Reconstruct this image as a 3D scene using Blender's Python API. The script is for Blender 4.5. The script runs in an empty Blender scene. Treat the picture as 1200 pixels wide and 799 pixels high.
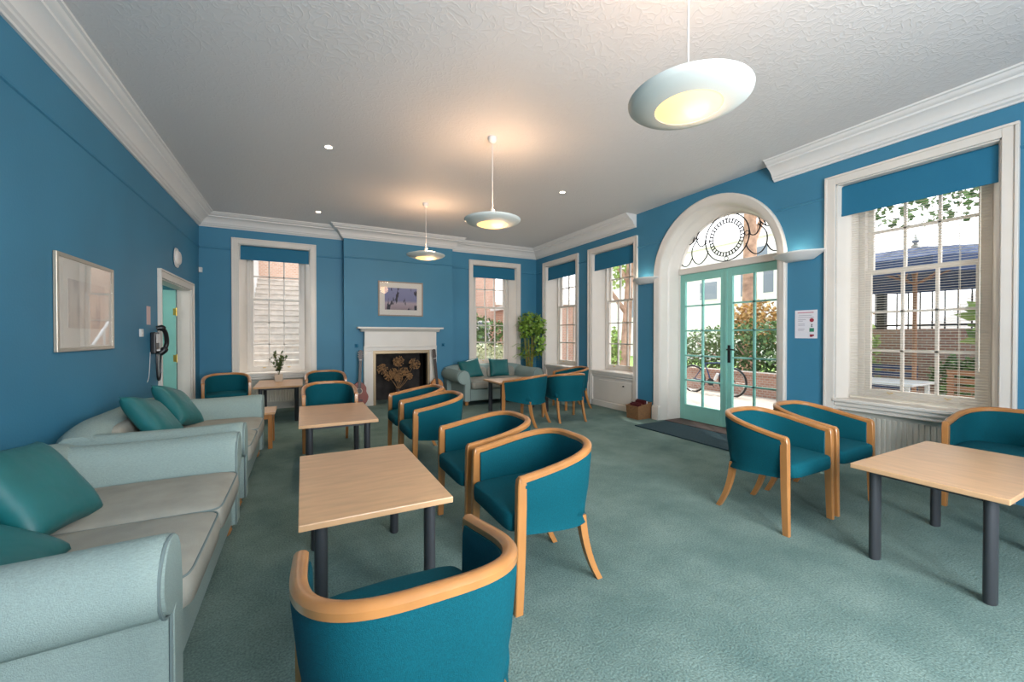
import bpy, bmesh, math, random
from math import sin, cos, pi, radians as RD, sqrt, atan2
from mathutils import Vector, Matrix

S = bpy.context.scene
C = S.collection
random.seed(7)

# ------------------------------------------------------------------ camera, world, sun, exposure
cd = bpy.data.cameras.new('camera'); cam = bpy.data.objects.new('camera', cd); C.objects.link(cam)
cd.sensor_width = 36.0; cd.lens = 472.6 / 1200 * 36; cd.shift_y = -0.0015; cd.clip_end = 300
cam.location = (0, 0, 1.3); cam.rotation_euler = (RD(90 - 0.528), 0, RD(-27.5))
S.camera = cam
S.view_settings.view_transform = 'Standard'; S.view_settings.look = 'None'
S.view_settings.gamma = 1.0; S.view_settings.use_curve_mapping = False
S.view_settings.exposure = 0.14

W = bpy.data.worlds.new('world'); S.world = W; W.use_nodes = True
wn = W.node_tree.nodes; wl = W.node_tree.links
bg = wn['Background']
geo = wn.new('ShaderNodeTexCoord'); sep = wn.new('ShaderNodeSeparateXYZ'); rmp = wn.new('ShaderNodeValToRGB')
wl.new(geo.outputs['Generated'], sep.inputs[0]); wl.new(sep.outputs['Z'], rmp.inputs[0]); wl.new(rmp.outputs[0], bg.inputs[0])
rmp.color_ramp.elements[0].position = 0.0; rmp.color_ramp.elements[0].color = (1, 0.99, 0.97, 1)
rmp.color_ramp.elements[1].position = 0.8; rmp.color_ramp.elements[1].color = (0.80, 0.90, 1.0, 1)
bg.inputs[1].default_value = 2.7

def sun(az, el, strength, col):
    ld = bpy.data.lights.new('sun', 'SUN'); ld.energy = strength; ld.color = col; ld.angle = RD(1.5)
    o = bpy.data.objects.new('sun', ld); C.objects.link(o)
    d = Vector((sin(RD(az)) * cos(RD(el)), cos(RD(az)) * cos(RD(el)), sin(RD(el))))
    o.rotation_euler = d.to_track_quat('Z', 'Y').to_euler(); o.location = d * 20
sun(35, 62, 4.2, (1.0, 0.95, 0.86))

def area(loc, rot, sx, sy, power, col, portal=False):
    ld = bpy.data.lights.new('fill_light', 'AREA'); ld.shape = 'RECTANGLE'; ld.size = sx; ld.size_y = sy
    ld.energy = power; ld.color = col
    if portal: ld.cycles.is_portal = True
    o = bpy.data.objects.new('fill_light', ld); C.objects.link(o); o.location = loc; o.rotation_euler = rot
# fill lamps added at invented window openings behind the camera, brightening the room
for x in (.92, 2.22):
    area((x, -1.72, 1.75), (RD(90), 0, 0), 1.1, 2.1, 135, (0.93, 0.97, 1.0))

XL, XR, YB, YC, YN, ZT, ZC = -1.483, 4.894, 8.17, 7.966, -1.4, 3.296, 3.085

# ------------------------------------------------------------------ helpers
class MB:
    """collects shapes; T maps local coordinates to place coordinates"""
    def __init__(s, T=None): s.v = []; s.f = []; s.T = T
    def add(s, vs, fs):
        n = len(s.v)
        s.v += [tuple(s.T(*p)) if s.T else tuple(p) for p in vs]
        s.f += [tuple(i + n for i in f) for f in fs]
        return s
    def box(s, x0, x1, y0, y1, z0, z1):
        vs = [(x, y, z) for x in (x0, x1) for y in (y0, y1) for z in (z0, z1)]
        return s.add(vs, [(0, 1, 3, 2), (4, 6, 7, 5), (0, 4, 5, 1), (2, 3, 7, 6), (0, 2, 6, 4), (1, 5, 7, 3)])
    def prism(s, poly, h0, h1, ax='z'):
        """poly of 2d points extruded along ax from h0 to h1 (x: poly=(y,z); y: (x,z); z: (x,y))"""
        n = len(poly)
        def m(p, h): return {'x': (h, p[0], p[1]), 'y': (p[0], h, p[1]), 'z': (p[0], p[1], h)}[ax]
        vs = [m(p, h0) for p in poly] + [m(p, h1) for p in poly]
        fs = [tuple(range(n)), tuple(range(2 * n - 1, n - 1, -1))] + [(i, (i + 1) % n, n + (i + 1) % n, n + i) for i in range(n)]
        return s.add(vs, fs)
    def loft(s, rings, closed=True, caps=True):
        n = len(rings[0]); vs = [p for r in rings for p in r]; fs = []
        for i in range(len(rings) - 1):
            for j in range(n if closed else n - 1):
                k = (j + 1) % n
                fs.append((i * n + j, i * n + k, (i + 1) * n + k, (i + 1) * n + j))
        if caps and closed:
            fs.append(tuple(range(n - 1, -1, -1))); fs.append(tuple((len(rings) - 1) * n + j for j in range(n)))
        return s.add(vs, fs)
    def tube(s, pts, r, n=8, loop=False, sx=1.0, sz=1.0):
        pts = [Vector(p) for p in pts]; m = len(pts)
        rs = r if isinstance(r, (list, tuple)) else [r] * m
        rings = []; up = None
        for i, p in enumerate(pts):
            if loop: t = pts[(i + 1) % m] - pts[i - 1]
            else: t = pts[min(i + 1, m - 1)] - pts[max(i - 1, 0)]
            if t.length < 1e-9: t = Vector((0, 0, 1))
            t.normalize()
            if up is None: up = Vector((0, 0, 1)) if abs(t.z) < .9 else Vector((1, 0, 0))
            a = t.cross(up)
            if a.length < 1e-4: a = t.cross(Vector((0, 1, 0)))
            a.normalize(); b = a.cross(t).normalized(); up = b
            rings.append([tuple(p + a * (cos(2 * pi * k / n) * rs[i] * sx) + b * (sin(2 * pi * k / n) * rs[i] * sz)) for k in range(n)])
        if loop: rings.append(rings[0]); return s.loft(rings, True, False)
        return s.loft(rings)
    def lathe(s, prof, n=24, c=(0, 0, 0), ax='z', ring=False):
        rings = []
        if ring: prof = list(prof) + [prof[0]]
        for r, h in prof:
            ring_ = []
            for k in range(n):
                a = 2 * pi * k / n; x, y = r * cos(a), r * sin(a)
                ring_.append({'z': (c[0] + x, c[1] + y, c[2] + h), 'x': (c[0] + h, c[1] + x, c[2] + y), 'y': (c[0] + x, c[1] + h, c[2] + y)}[ax])
            rings.append(ring_)
        return s.loft(rings, True, not ring)
    def sell(s, c, a, b, h, e1=.35, e2=.35, nu=28, nv=14, warp=None):
        """superellipsoid"""
        def sg(v, e): return math.copysign(abs(v) ** e, v)
        vs = []; fs = []
        for i in range(nv + 1):
            v = -pi / 2 + pi * i / nv
            for j in range(nu):
                u = 2 * pi * j / nu
                p = (a * sg(cos(v), e1) * sg(cos(u), e2), b * sg(cos(v), e1) * sg(sin(u), e2), h * sg(sin(v), e1))
                if warp: p = warp(*p)
                vs.append((c[0] + p[0], c[1] + p[1], c[2] + p[2]))
        for i in range(nv):
            for j in range(nu):
                k = (j + 1) % nu
                fs.append((i * nu + j, i * nu + k, (i + 1) * nu + k, (i + 1) * nu + j))
        return s.add(vs, fs)
    def build(s, name, mat, parent=None, smooth=40, bevel=0, world=True):
        me = bpy.data.meshes.new(name)
        off = Vector((0, 0, 0))
        if parent and world:
            q = parent
            while q: off += q.location; q = q.parent
        me.from_pydata([tuple(Vector(p) - off) for p in s.v] if off.length else s.v, [], s.f)
        bm = bmesh.new(); bm.from_mesh(me)
        bmesh.ops.remove_doubles(bm, verts=bm.verts, dist=1e-5)
        bmesh.ops.recalc_face_normals(bm, faces=bm.faces)
        if smooth:
            for f in bm.faces: f.smooth = True
            for e in bm.edges:
                if len(e.link_faces) == 2 and e.calc_face_angle(0) > RD(smooth): e.smooth = False
        bm.to_mesh(me); bm.free()
        me.materials.append(mat)
        o = bpy.data.objects.new(name, me); C.objects.link(o)
        if parent: o.parent = parent
        if bevel:
            m = o.modifiers.new('bevel', 'BEVEL'); m.width = bevel; m.segments = 2; m.limit_method = 'ANGLE'; m.angle_limit = RD(50)
        return o

def empty(name, loc=(0, 0, 0), rz=0):
    o = bpy.data.objects.new(name, None); C.objects.link(o); o.location = loc; o.rotation_euler = (0, 0, rz); o.empty_display_size = .1
    return o
def tag(o, label=None, cat=None, group=None, kind=None):
    if label: o['label'] = label
    if cat: o['category'] = cat
    if group: o['group'] = group
    if kind: o['kind'] = kind
    return o
def st(o, label=None, cat=None): o['kind'] = 'structure'; return tag(o, label, cat)
def copy_tree(o, parent=None):
    c = o.copy(); C.objects.link(c)
    if parent: c.parent = parent
    for ch in o.children: copy_tree(ch, c)
    return c

# ------------------------------------------------------------------ materials
def mat(name, col, rough=.6, metal=0, noise=None, bump=None, spec=.5, sheen=0, emit=None, coat=0):
    """noise=(scale, amount, detail[, stretch xyz]); bump=(scale, strength[, kind])"""
    m = bpy.data.materials.new(name); m.use_nodes = True; nt = m.node_tree; N = nt.nodes; L = nt.links
    b = N['Principled BSDF']; b.inputs['Base Color'].default_value = (*col, 1); b.inputs['Roughness'].default_value = rough
    b.inputs['Metallic'].default_value = metal; b.inputs['Specular IOR Level'].default_value = spec
    if sheen: b.inputs['Sheen Weight'].default_value = sheen
    if coat: b.inputs['Coat Weight'].default_value = coat; b.inputs['Coat Roughness'].default_value = .15
    if emit: b.inputs['Emission Color'].default_value = (*emit[0], 1); b.inputs['Emission Strength'].default_value = emit[1]
    tc = N.new('ShaderNodeTexCoord')
    if noise:
        mp = N.new('ShaderNodeMapping'); L.new(tc.outputs['Object'], mp.inputs[0])
        if len(noise) > 3: mp.inputs['Scale'].default_value = noise[3]
        n = N.new('ShaderNodeTexNoise'); n.inputs['Scale'].default_value = noise[0]; n.inputs['Detail'].default_value = noise[2]
        L.new(mp.outputs[0], n.inputs['Vector'])
        r = N.new('ShaderNodeMapRange'); r.inputs[1].default_value = .3; r.inputs[2].default_value = .7
        r.inputs[3].default_value = 1 - noise[1]; r.inputs[4].default_value = 1 + noise[1]
        L.new(n.outputs[0], r.inputs[0])
        mx = N.new('ShaderNodeVectorMath'); mx.operation = 'SCALE'; mx.inputs[0].default_value = col
        L.new(r.outputs[0], mx.inputs['Scale']); L.new(mx.outputs[0], b.inputs['Base Color'])
    if bump:
        n2 = N.new('ShaderNodeTexVoronoi' if len(bump) > 2 and bump[2] == 'v' else 'ShaderNodeTexNoise')
        n2.inputs['Scale'].default_value = bump[0]; L.new(tc.outputs['Object'], n2.inputs['Vector'])
        bp = N.new('ShaderNodeBump'); bp.inputs['Strength'].default_value = bump[1]; bp.inputs['Distance'].default_value = .01
        L.new(n2.outputs[0], bp.inputs['Height']); L.new(bp.outputs[0], b.inputs['Normal'])
    return m

def brick(name, c1, c2, mortar, scale, plane='xz', row=.25):
    m = mat(name, c1, .85); nt = m.node_tree; N = nt.nodes; L = nt.links; b = N['Principled BSDF']
    tc = N.new('ShaderNodeTexCoord'); sp = N.new('ShaderNodeSeparateXYZ'); cb = N.new('ShaderNodeCombineXYZ')
    L.new(tc.outputs['Object'], sp.inputs[0])
    L.new(sp.outputs[plane[0].upper()], cb.inputs[0]); L.new(sp.outputs[plane[1].upper()], cb.inputs[1])
    t = N.new('ShaderNodeTexBrick'); t.inputs['Scale'].default_value = scale
    t.inputs['Color1'].default_value = (*c1, 1); t.inputs['Color2'].default_value = (*c2, 1); t.inputs['Mortar'].default_value = (*mortar, 1)
    t.inputs['Mortar Size'].default_value = .03; t.inputs['Row Height'].default_value = row
    L.new(cb.outputs[0], t.inputs['Vector']); L.new(t.outputs[0], b.inputs['Base Color'])
    return m

def glass_mat(name, tint=(1, 1, 1)):
    m = bpy.data.materials.new(name); m.use_nodes = True; nt = m.node_tree; N = nt.nodes; L = nt.links
    for n in list(N): N.remove(n)
    o = N.new('ShaderNodeOutputMaterial'); t = N.new('ShaderNodeBsdfTransparent'); g = N.new('ShaderNodeBsdfGlossy'); x = N.new('ShaderNodeMixShader'); f = N.new('ShaderNodeLayerWeight')
    t.inputs[0].default_value = (*tint, 1); g.inputs['Roughness'].default_value = .02; f.inputs[0].default_value = .5
    pw = N.new('ShaderNodeMath'); pw.operation = 'POWER'; pw.inputs[1].default_value = 4; L.new(f.outputs['Facing'], pw.inputs[0])
    ml = N.new('ShaderNodeMath'); ml.operation = 'MULTIPLY_ADD'; ml.inputs[1].default_value = .8; ml.inputs[2].default_value = .04; L.new(pw.outputs[0], ml.inputs[0])
    L.new(ml.outputs[0], x.inputs[0]); L.new(t.outputs[0], x.inputs[1]); L.new(g.outputs[0], x.inputs[2]); L.new(x.outputs[0], o.inputs[0])
    return m

M = {}
M['wall'] = mat('blue_paint', (.043, .210, .340), .55, noise=(1.3, .06, 2), bump=(60, .08))
M['white'] = mat('cream_gloss_paint', (.74, .69, .63), .38, noise=(3, .03, 2))
M['cornice'] = mat('cornice_plaster', (.76, .74, .72), .6)
M['wire'] = mat('white_enamel', (.72, .70, .66), .4)
M['teal'] = mat('teal_gloss_paint', (.24, .56, .49), .35, noise=(4, .05, 2))
M['beech'] = mat('beech_veneer', (.60, .36, .195), .30, noise=(5, .10, 5, (6, 1, 1)))
M['frame'] = mat('lacquered_beech', (.45, .195, .060), .28, noise=(9, .14, 4, (1, 1, .3)), coat=.3)
M['tubfab'] = mat('teal_weave', (.0, .080, .108), .85, noise=(160, .12, 2), bump=(400, .25), spec=.2)
M['sofafab'] = mat('aqua_linen', (.285, .365, .345), .9, noise=(90, .10, 3, (1, 1, 5)), bump=(260, .3), spec=.2)
M['seatfab'] = mat('worn_grey_linen', (.34, .33, .285), .9, noise=(7, .10, 4), bump=(260, .3), spec=.2)
M['satin'] = mat('teal_satin', (.008, .125, .130), .45, noise=(5, .12, 3), bump=(9, .6))
M['pipe'] = mat('grey_piping', (.16, .21, .21), .8)
M['tleg'] = mat('graphite_metal', (.055, .058, .066), .42, metal=.3)
M['black'] = mat('black_plastic', (.012, .012, .014), .35)
M['iron'] = mat('black_iron', (.02, .018, .018), .5, metal=.5)
M['brass'] = mat('brass', (.75, .52, .12), .3, metal=.9)
M['hood'] = mat('antique_brass_trim', (.32, .24, .15), .4, metal=.6)
M['soot'] = mat('sooty_brick', (.03, .024, .022), .8, noise=(8, .5, 4))
M['chrome'] = mat('brushed_steel', (.5, .48, .45), .3, metal=.9)
M['pale'] = mat('white_plastic', (.72, .70, .68), .4)
M['pot'] = mat('pale_ceramic', (.62, .50, .38), .5)
M['leaf'] = mat('leaf_green', (.09, .19, .035), .5, noise=(8, .4, 2))
M['leaf2'] = mat('olive_leaf', (.10, .14, .04), .55, noise=(8, .4, 2))
M['bark'] = mat('bark', (.42, .27, .19), .9, noise=(4, .45, 4), bump=(12, .6))
M['cane'] = mat('yellow_cane', (.30, .24, .06), .5, noise=(5, .3, 2))
M['dry'] = mat('dried_flower', (.38, .21, .09), .8, noise=(20, .25, 2))
M['red'] = mat('red_brown_lacquer', (.24, .035, .015), .45, coat=0, noise=(4, .25, 3))
M['amber'] = mat('amber_lacquer', (.55, .21, .045), .45, coat=0, noise=(4, .15, 3))
M['ebony'] = mat('rosewood', (.035, .018, .012), .4)
M['wicker'] = mat('wicker', (.26, .13, .055), .7, noise=(40, .4, 3, (1, 1, 4)), bump=(90, .8))
M['redcloth'] = mat('maroon_card', (.09, .01, .015), .6)
M['blind'] = mat('blue_roller_fabric', (.008, .15, .27), .7, noise=(200, .06, 1))
M['slat'] = mat('cream_slat', (.72, .66, .55), .4)
M['glass'] = glass_mat('window_glass')
M['mat'] = mat('dark_entrance_matting', (.018, .05, .066), .95, noise=(60, .3, 2), bump=(150, .6))
M['navy'] = mat('navy_canvas', (.045, .072, .16), .8)
M['teak'] = mat('teak', (.42, .20, .10), .6, noise=(6, .2, 3, (1, 1, .2)))
M['steel'] = mat('radiator_enamel', (.66, .63, .56), .4)
M['paper'] = mat('white_paper', (.74, .72, .76), .7)
M['mount'] = mat('cream_mount', (.72, .68, .62), .7)

# carpet: blue-green pile with soft blotches
def carpet():
    m = mat('blue_green_carpet', (.15, .25, .23), .95, spec=.15); nt = m.node_tree; N = nt.nodes; L = nt.links; b = N['Principled BSDF']
    tc = N.new('ShaderNodeTexCoord')
    n1 = N.new('ShaderNodeTexNoise'); n1.inputs['Scale'].default_value = 1.7; n1.inputs['Detail'].default_value = 5; n1.inputs['Roughness'].default_value = .65
    n2 = N.new('ShaderNodeTexNoise'); n2.inputs['Scale'].default_value = 110; n2.inputs['Detail'].default_value = 3
    L.new(tc.outputs['Object'], n1.inputs['Vector']); L.new(tc.outputs['Object'], n2.inputs['Vector'])
    r = N.new('ShaderNodeValToRGB'); L.new(n1.outputs[0], r.inputs[0])
    r.color_ramp.elements[0].position = .32; r.color_ramp.elements[0].color = (.105, .172, .160, 1)
    r.color_ramp.elements[1].position = .68; r.color_ramp.elements[1].color = (.190, .270, .245, 1)
    mr = N.new('ShaderNodeMapRange'); mr.inputs[1].default_value = .3; mr.inputs[2].default_value = .7; mr.inputs[3].default_value = .72; mr.inputs[4].default_value = 1.28
    L.new(n2.outputs[0], mr.inputs[0])
    sc = N.new('ShaderNodeVectorMath'); sc.operation = 'SCALE'; L.new(r.outputs[0], sc.inputs[0]); L.new(mr.outputs[0], sc.inputs['Scale']); L.new(sc.outputs[0], b.inputs['Base Color'])
    bp = N.new('ShaderNodeBump'); bp.inputs['Strength'].default_value = .5; bp.inputs['Distance'].default_value = .01; L.new(n2.outputs[0], bp.inputs['Height']); L.new(bp.outputs[0], b.inputs['Normal'])
    return m
M['carpet'] = carpet()
def ceil_mat():
    m = mat('embossed_ceiling_paper', (.72, .69, .68), .6); nt = m.node_tree; N = nt.nodes; L = nt.links; b = N['Principled BSDF']
    tc = N.new('ShaderNodeTexCoord'); n0 = N.new('ShaderNodeTexNoise'); n0.inputs['Scale'].default_value = 9; n0.inputs['Detail'].default_value = 1
    n0.noise_dimensions = '3D'; L.new(tc.outputs['Object'], n0.inputs['Vector'])
    ad = N.new('ShaderNodeVectorMath'); ad.operation = 'MULTIPLY_ADD'; ad.inputs[1].default_value = (.25, .25, .25); L.new(n0.outputs['Color'], ad.inputs[0]); L.new(tc.outputs['Object'], ad.inputs[2])
    v = N.new('ShaderNodeTexVoronoi'); v.feature = 'DISTANCE_TO_EDGE'; v.inputs['Scale'].default_value = 13; L.new(ad.outputs[0], v.inputs['Vector'])
    mr = N.new('ShaderNodeMapRange'); mr.inputs[2].default_value = .12; L.new(v.outputs['Distance'], mr.inputs[0])
    bp = N.new('ShaderNodeBump'); bp.inputs['Strength'].default_value = .25; bp.inputs['Distance'].default_value = .006; bp.invert = True
    L.new(mr.outputs[0], bp.inputs['Height']); L.new(bp.outputs[0], b.inputs['Normal'])
    return m
M['ceil'] = ceil_mat()

# ------------------------------------------------------------------ room shell
def wall_solid(mb, us, zs, n0, n1, holes, arcs=()):
    """wall between n0 and n1 (thickness), u range us, z range zs, rectangular holes (u0,u1,z0,z1), arcs (uc, r, zspring)"""
    cuts = {us[0], us[1]}
    for h in holes: cuts |= {h[0], h[1]}
    for (uc, r, zs_) in arcs:
        cuts |= {uc - r * cos(pi * k / 40) for k in range(41)}
    cuts = sorted(c for c in cuts if us[0] <= c <= us[1])
    for a, b in zip(cuts[:-1], cuts[1:]):
        if b - a < 1e-6: continue
        m_ = (a + b) / 2; blk = []
        for h in holes:
            if h[0] < m_ < h[1]: blk.append((h[2], h[2], h[3], h[3]))
        for (uc, r, z0) in arcs:
            if abs(m_ - uc) < r:
                ha = z0 + sqrt(max(0, r * r - (a - uc) ** 2)); hb = z0 + sqrt(max(0, r * r - (b - uc) ** 2))
                blk.append((0, 0, ha, hb))
        blk.sort(); la = lb = zs[0]; segs = []
        for q in blk:
            if q[0] > la + 1e-6: segs.append((la, lb, q[0], q[1]))
            la, lb = q[2], q[3]
        if zs[1] > max(la, lb) + 1e-6: segs.append((la, lb, zs[1], zs[1]))
        for s_ in segs:
            vs = [(a, n0, s_[0]), (b, n0, s_[1]), (b, n0, s_[3]), (a, n0, s_[2]), (a, n1, s_[0]), (b, n1, s_[1]), (b, n1, s_[3]), (a, n1, s_[2])]
            mb.add(vs, [(0, 1, 2, 3), (7, 6, 5, 4), (0, 4, 5, 1), (3, 2, 6, 7), (1, 5, 6, 2), (0, 3, 7, 4)])

TB = lambda u, n, z: (u, YB + n, z)        # back wall: n grows outwards
TR = lambda u, n, z: (XR + n, u, z)        # right wall
TL = lambda u, n, z: (XL - n, u, z)        # left wall

st(MB().box(XL - .35, XR + .35, YN - .35, YB + .35, -.12, 0).build('floor', M['carpet']))
st(MB().box(XL - .35, XR + .35, YN - .35, YB + .35, ZT, ZT + .2).build('ceiling', M['ceil']))
w1 = (-.952, .142); w2 = (3.29, 4.372); w3 = (6.605, 7.75); w4 = (5.01, 6.116); w5 = (1.045, 2.158)
HEAD = 2.855
b = MB(TB); wall_solid(b, (XL - .35, XR + .35), (0, ZT), 0, .36, [(w1[0], w1[1], .0, HEAD), (w2[0], w2[1], .0, HEAD), (1.188, 2.227, 0, .992)]); st(b.build('wall_back', M['wall'], smooth=0))
b = MB(TR); wall_solid(b, (YN - .35, YB), (0, ZT), 0, .36, [(w[0], w[1], .0, HEAD) for w in (w3, w4, w5)], [(3.595, .868, 2.205)]); st(b.build('wall_right', M['wall'], smooth=0))
b = MB(TL); wall_solid(b, (YN - .35, YB), (0, ZT), 0, .14, [(6.13, 7.57, 0, 1.985)]); st(b.build('wall_left', M['wall'], smooth=0))
b = MB(lambda u, n, z: (u, YN - n, z)); wall_solid(b, (XL, XR), (0, ZT), 0, .3, [(x - .57, x + .57, .65, 2.85) for x in (.92, 2.22)]); st(b.build('wall_front', M['wall'], smooth=0))  # unseen wall; its window openings are invented to house the fill lamps
# chimney breast
b = MB(lambda u, n, z: (u, YC + n, z)); wall_solid(b, (.683, 2.762), (0, ZT), 0, YB - YC, [(1.215, 2.2, 0, .965)]); st(b.build('wall_chimney_breast', M['wall'], smooth=0))
st(MB().box(1.19, 1.215, YC + .0, YC + .52, 0, .99).box(2.2, 2.225, YC + .0, YC + .52, 0, .99).box(1.19, 2.225, YC + .5, YC + .54, 0, .99)
   .box(1.19, 2.225, YC + .0, YC + .54, .965, .99).build('wall_fire_recess', M['soot']))
# cut the recess through the back wall is not needed: the recess stands in front of it

# cornice: profile (projection, drop) swept along a polyline of wall points
CP = [(0, -.211), (.018, -.211), (.024, -.196), (.045, -.185), (.05, -.168), (.064, -.160), (.068, -.143), (.085, -.118), (.112, -.092), (.145, -.074), (.158, -.070),
      (.160, -.052), (.178, -.047), (.196, -.034), (.206, -.018), (.225, -.014), (.228, 0), (0, 0)]
def cornice(name, pts):
    mb = MB(); pts = [Vector(p) for p in pts]; rings = []
    def nrm(a, b): d = (b - a).normalized(); return Vector((d.y, -d.x))     # right-hand side of travel
    for i, p in enumerate(pts):
        if i == 0: m_ = nrm(pts[0], pts[1])
        elif i == len(pts) - 1: m_ = nrm(pts[-2], pts[-1])
        else:
            n1, n2 = nrm(pts[i - 1], p), nrm(p, pts[i + 1]); m_ = (n1 + n2); m_ = m_ / (m_.dot(n1))
        rings.append([(p.x + m_.x * u, p.y + m_.y * u, ZT + v) for u, v in CP])
    mb.loft(rings); return st(mb.build(name, M['cornice'], smooth=30))
cornice('trim_1', [(XL, YN), (XL, YB), (.683, YB), (.683, YC), (2.762, YC), (2.762, YB), (XR, YB), (XR, 4.96)])
cornice('trim_2', [(XR, 2.77), (XR, YN)])
# picture rail painted with the wall
def rail_seg(mb, T, u0, u1, z=2.731):
    m_ = MB(T); m_.prism([(0, z), (-.012, z + .006), (-.016, z + .02), (-.006, z + .028), (0, z + .03)], u0, u1, 'x'); mb.v_add = 0
    n = len(mb.v); mb.v += m_.v; mb.f += [tuple(i + n for i in f) for f in m_.f]
r = MB()
rail_seg(r, TL, YN, YB)
rail_seg(r, TB, XL, -1.043); rail_seg(r, TB, .233, .683); rail_seg(r, TB, 2.762, 3.198); rail_seg(r, TB, 4.464, XR)
rail_seg(r, lambda u, n, z: (u, YC + n, z), .683, 2.762)
for a, c in ((YN, .954), (2.251, 2.74), (4.45, 4.92), (6.206, 6.515), (7.838, YB)): rail_seg(r, TR, a, c)
st(r.build('trim_3', M['wall'], smooth=0))
# baseboards painted blue
def base(mb, T, u0, u1):
    m_ = MB(T); m_.box(u0, u1, -.018, 0, 0, .13); n = len(mb.v); mb.v += m_.v; mb.f += [tuple(i + n for i in f) for f in m_.f]
r = MB(); base(r, TL, YN, 6.02); base(r, TL, 7.7, YB); st(r.build('baseboard_left', M['wall'], smooth=0))
r = MB(); base(r, TB, XL, -1.043); base(r, TB, .233, .683); base(r, TB, 2.762, 3.198); base(r, TB, 4.464, XR)
base(r, lambda u, n, z: (u, YC + n, z), .683, 1.0); base(r, lambda u, n, z: (u, YC + n, z), 2.38, 2.762); st(r.build('baseboard_back', M['wall'], smooth=0))
r = MB()
for a, c in ((YN, .954), (2.251, 2.62), (4.56, 4.92), (6.206, 6.515), (7.838, YB)): base(r, TR, a, c)
st(r.build('baseboard_right', M['wall'], smooth=0))

# ------------------------------------------------------------------ sash windows
def sash_window(name, T, w, low='panel'):
    u0, u1 = w; uc = (u0 + u1) / 2
    root = empty(name, T(uc, 0, 0)); st(root)
    # architrave, running down to the floor
    a = MB(T)
    for s_, e in ((u0 - .091, u0), (u1, u1 + .091)):
        a.box(s_, e, -.022, -.0005, .001, 2.944)
        o_ = s_ if s_ < u0 - .01 else e - .022
        a.box(o_, o_ + .022, -.036, -.0222, .001, 2.922)
    a.box(u0 + .0002, u1 - .0002, -.0218, -.0005, HEAD, 2.9438); a.box(u0 - .091, u1 + .091, -.036, -.0222, 2.923, 2.945)
    a.build('architrave', M['white'], root, smooth=0, bevel=.004)
    g = .12                                    # splay of the reveal
    D = .30
    v = MB(T)
    for ua, ub in ((u0, u0 + g), (u1, u1 - g)):
        e = .012 if ub > ua else -.012
        v.prism([(ua, 0), (ua + e, 0), (ub, D), (ub - e * 2, D)], .62, HEAD - .0, 'z')
    v.prism([(0, HEAD), (D, HEAD), (D, HEAD - .03), (0, HEAD - .012)], u0, u1, 'x')
    v.build('reveal', M['white'], root, smooth=0)
    # sill board and moulded apron
    s_ = MB(T); s_.box(u0 - .01, u1 + .01, -.035, D, .625, .66); s_.box(u0, u1, -.018, .0, .585, .625); s_.box(u0 + .0, u1 - .0, .0, .02, .545, .585)
    s_.build('sill', M['white'], root, smooth=0, bevel=.008)
    f0, f1 = u0 + g - .02, u1 - g + .02; zb, zt = .66, HEAD - .03
    # box frame
    f = MB(T); f.box(f0, f0 + .05, D - .06, D + .05, zb, zt).box(f1 - .05, f1, D - .06, D + .05, zb, zt).box(f0 + .0502, f1 - .0502, D - .059, D + .049, zt - .03, zt - .001).box(f0 + .0502, f1 - .0502, D - .04, D + .048, zb + .001, zb + .04)
    f.build('box_frame', M['white'], root, smooth=0)
    p0, p1 = f0 + .05, f1 - .05
    def sash(nm, z0, z1, rb, rt, n0, n1, rows):
        q = MB(T)
        q.box(p0, p0 + .045, n0, n1, z0, z1).box(p1 - .045, p1, n0, n1, z0, z1).box(p0 + .0452, p1 - .0452, n0 + .0005, n1 - .0005, z0 + .0005, z0 + rb).box(p0 + .0452, p1 - .0452, n0 + .0005, n1 - .0005, z1 - rt, z1 - .0005)
        gu0, gu1, gz0, gz1 = p0 + .045, p1 - .045, z0 + rb, z1 - rt
        for k in (1, 2):
            c = gu0 + (gu1 - gu0) * k / 3; q.box(c - .0105, c + .0105, n0 + .004, n1 - .004, gz0, gz1)
        for k in range(1, rows):
            c = gz0 + (gz1 - gz0) * k / rows; q.box(gu0, gu1, n0 + .004, n1 - .004, c - .0105, c + .0105)
        so = q.build(nm, M['white'], root, smooth=0)
        MB(T).box(gu0, gu1, (n0 + n1) / 2 - .002, (n0 + n1) / 2 + .002, gz0, gz1).build('glass', M['glass'], so, smooth=0)
        if nm == 'lower_sash':
            h = MB(T)
            for c in (gu0 + .16, gu1 - .16): h.tube([(c - .02, n0 - .004, z0 + .035), (c, n0 - .025, z0 + .03), (c + .02, n0 - .004, z0 + .035)], .006, 6)
            h.build('sash_lift', M['brass'], so)
    sash('upper_sash', 1.925, zt - .03, .035, .045, D + .005, D + .045, 2)
    sash('lower_sash', zb + .04, 1.96, .06, .035, D - .045, D - .005, 3)
    # below the sill: recess back with a panel or a radiator
    p = MB(T)
    p.box(u0, u1, .14, .36, 0, .625); p.box(u0, u0 + .02, 0, .14, 0, .62); p.box(u1 - .02, u1, 0, .14, 0, .62)
    p.build('recess', M['white'], root, smooth=0)
    if low == 'panel':
        q = MB(T); q.box(u0 + .02, u1 - .02, .02, .06, .0, .545)
        q.box(u0 + .06, u1 - .2, .012, .02, .12, .49); q.box(u0, u1, .0, .03, 0, .1)
        qq = q.build('panel', M['white'], root, smooth=0, bevel=.004)
        MB(T).lathe([(.0, -.02), (.012, -.018), (.014, -.01), (.006, .0), (.006, .01)], 12, (u0 + .24, .0, .43), 'y').build('knob', M['iron'], qq)
    return root
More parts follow.
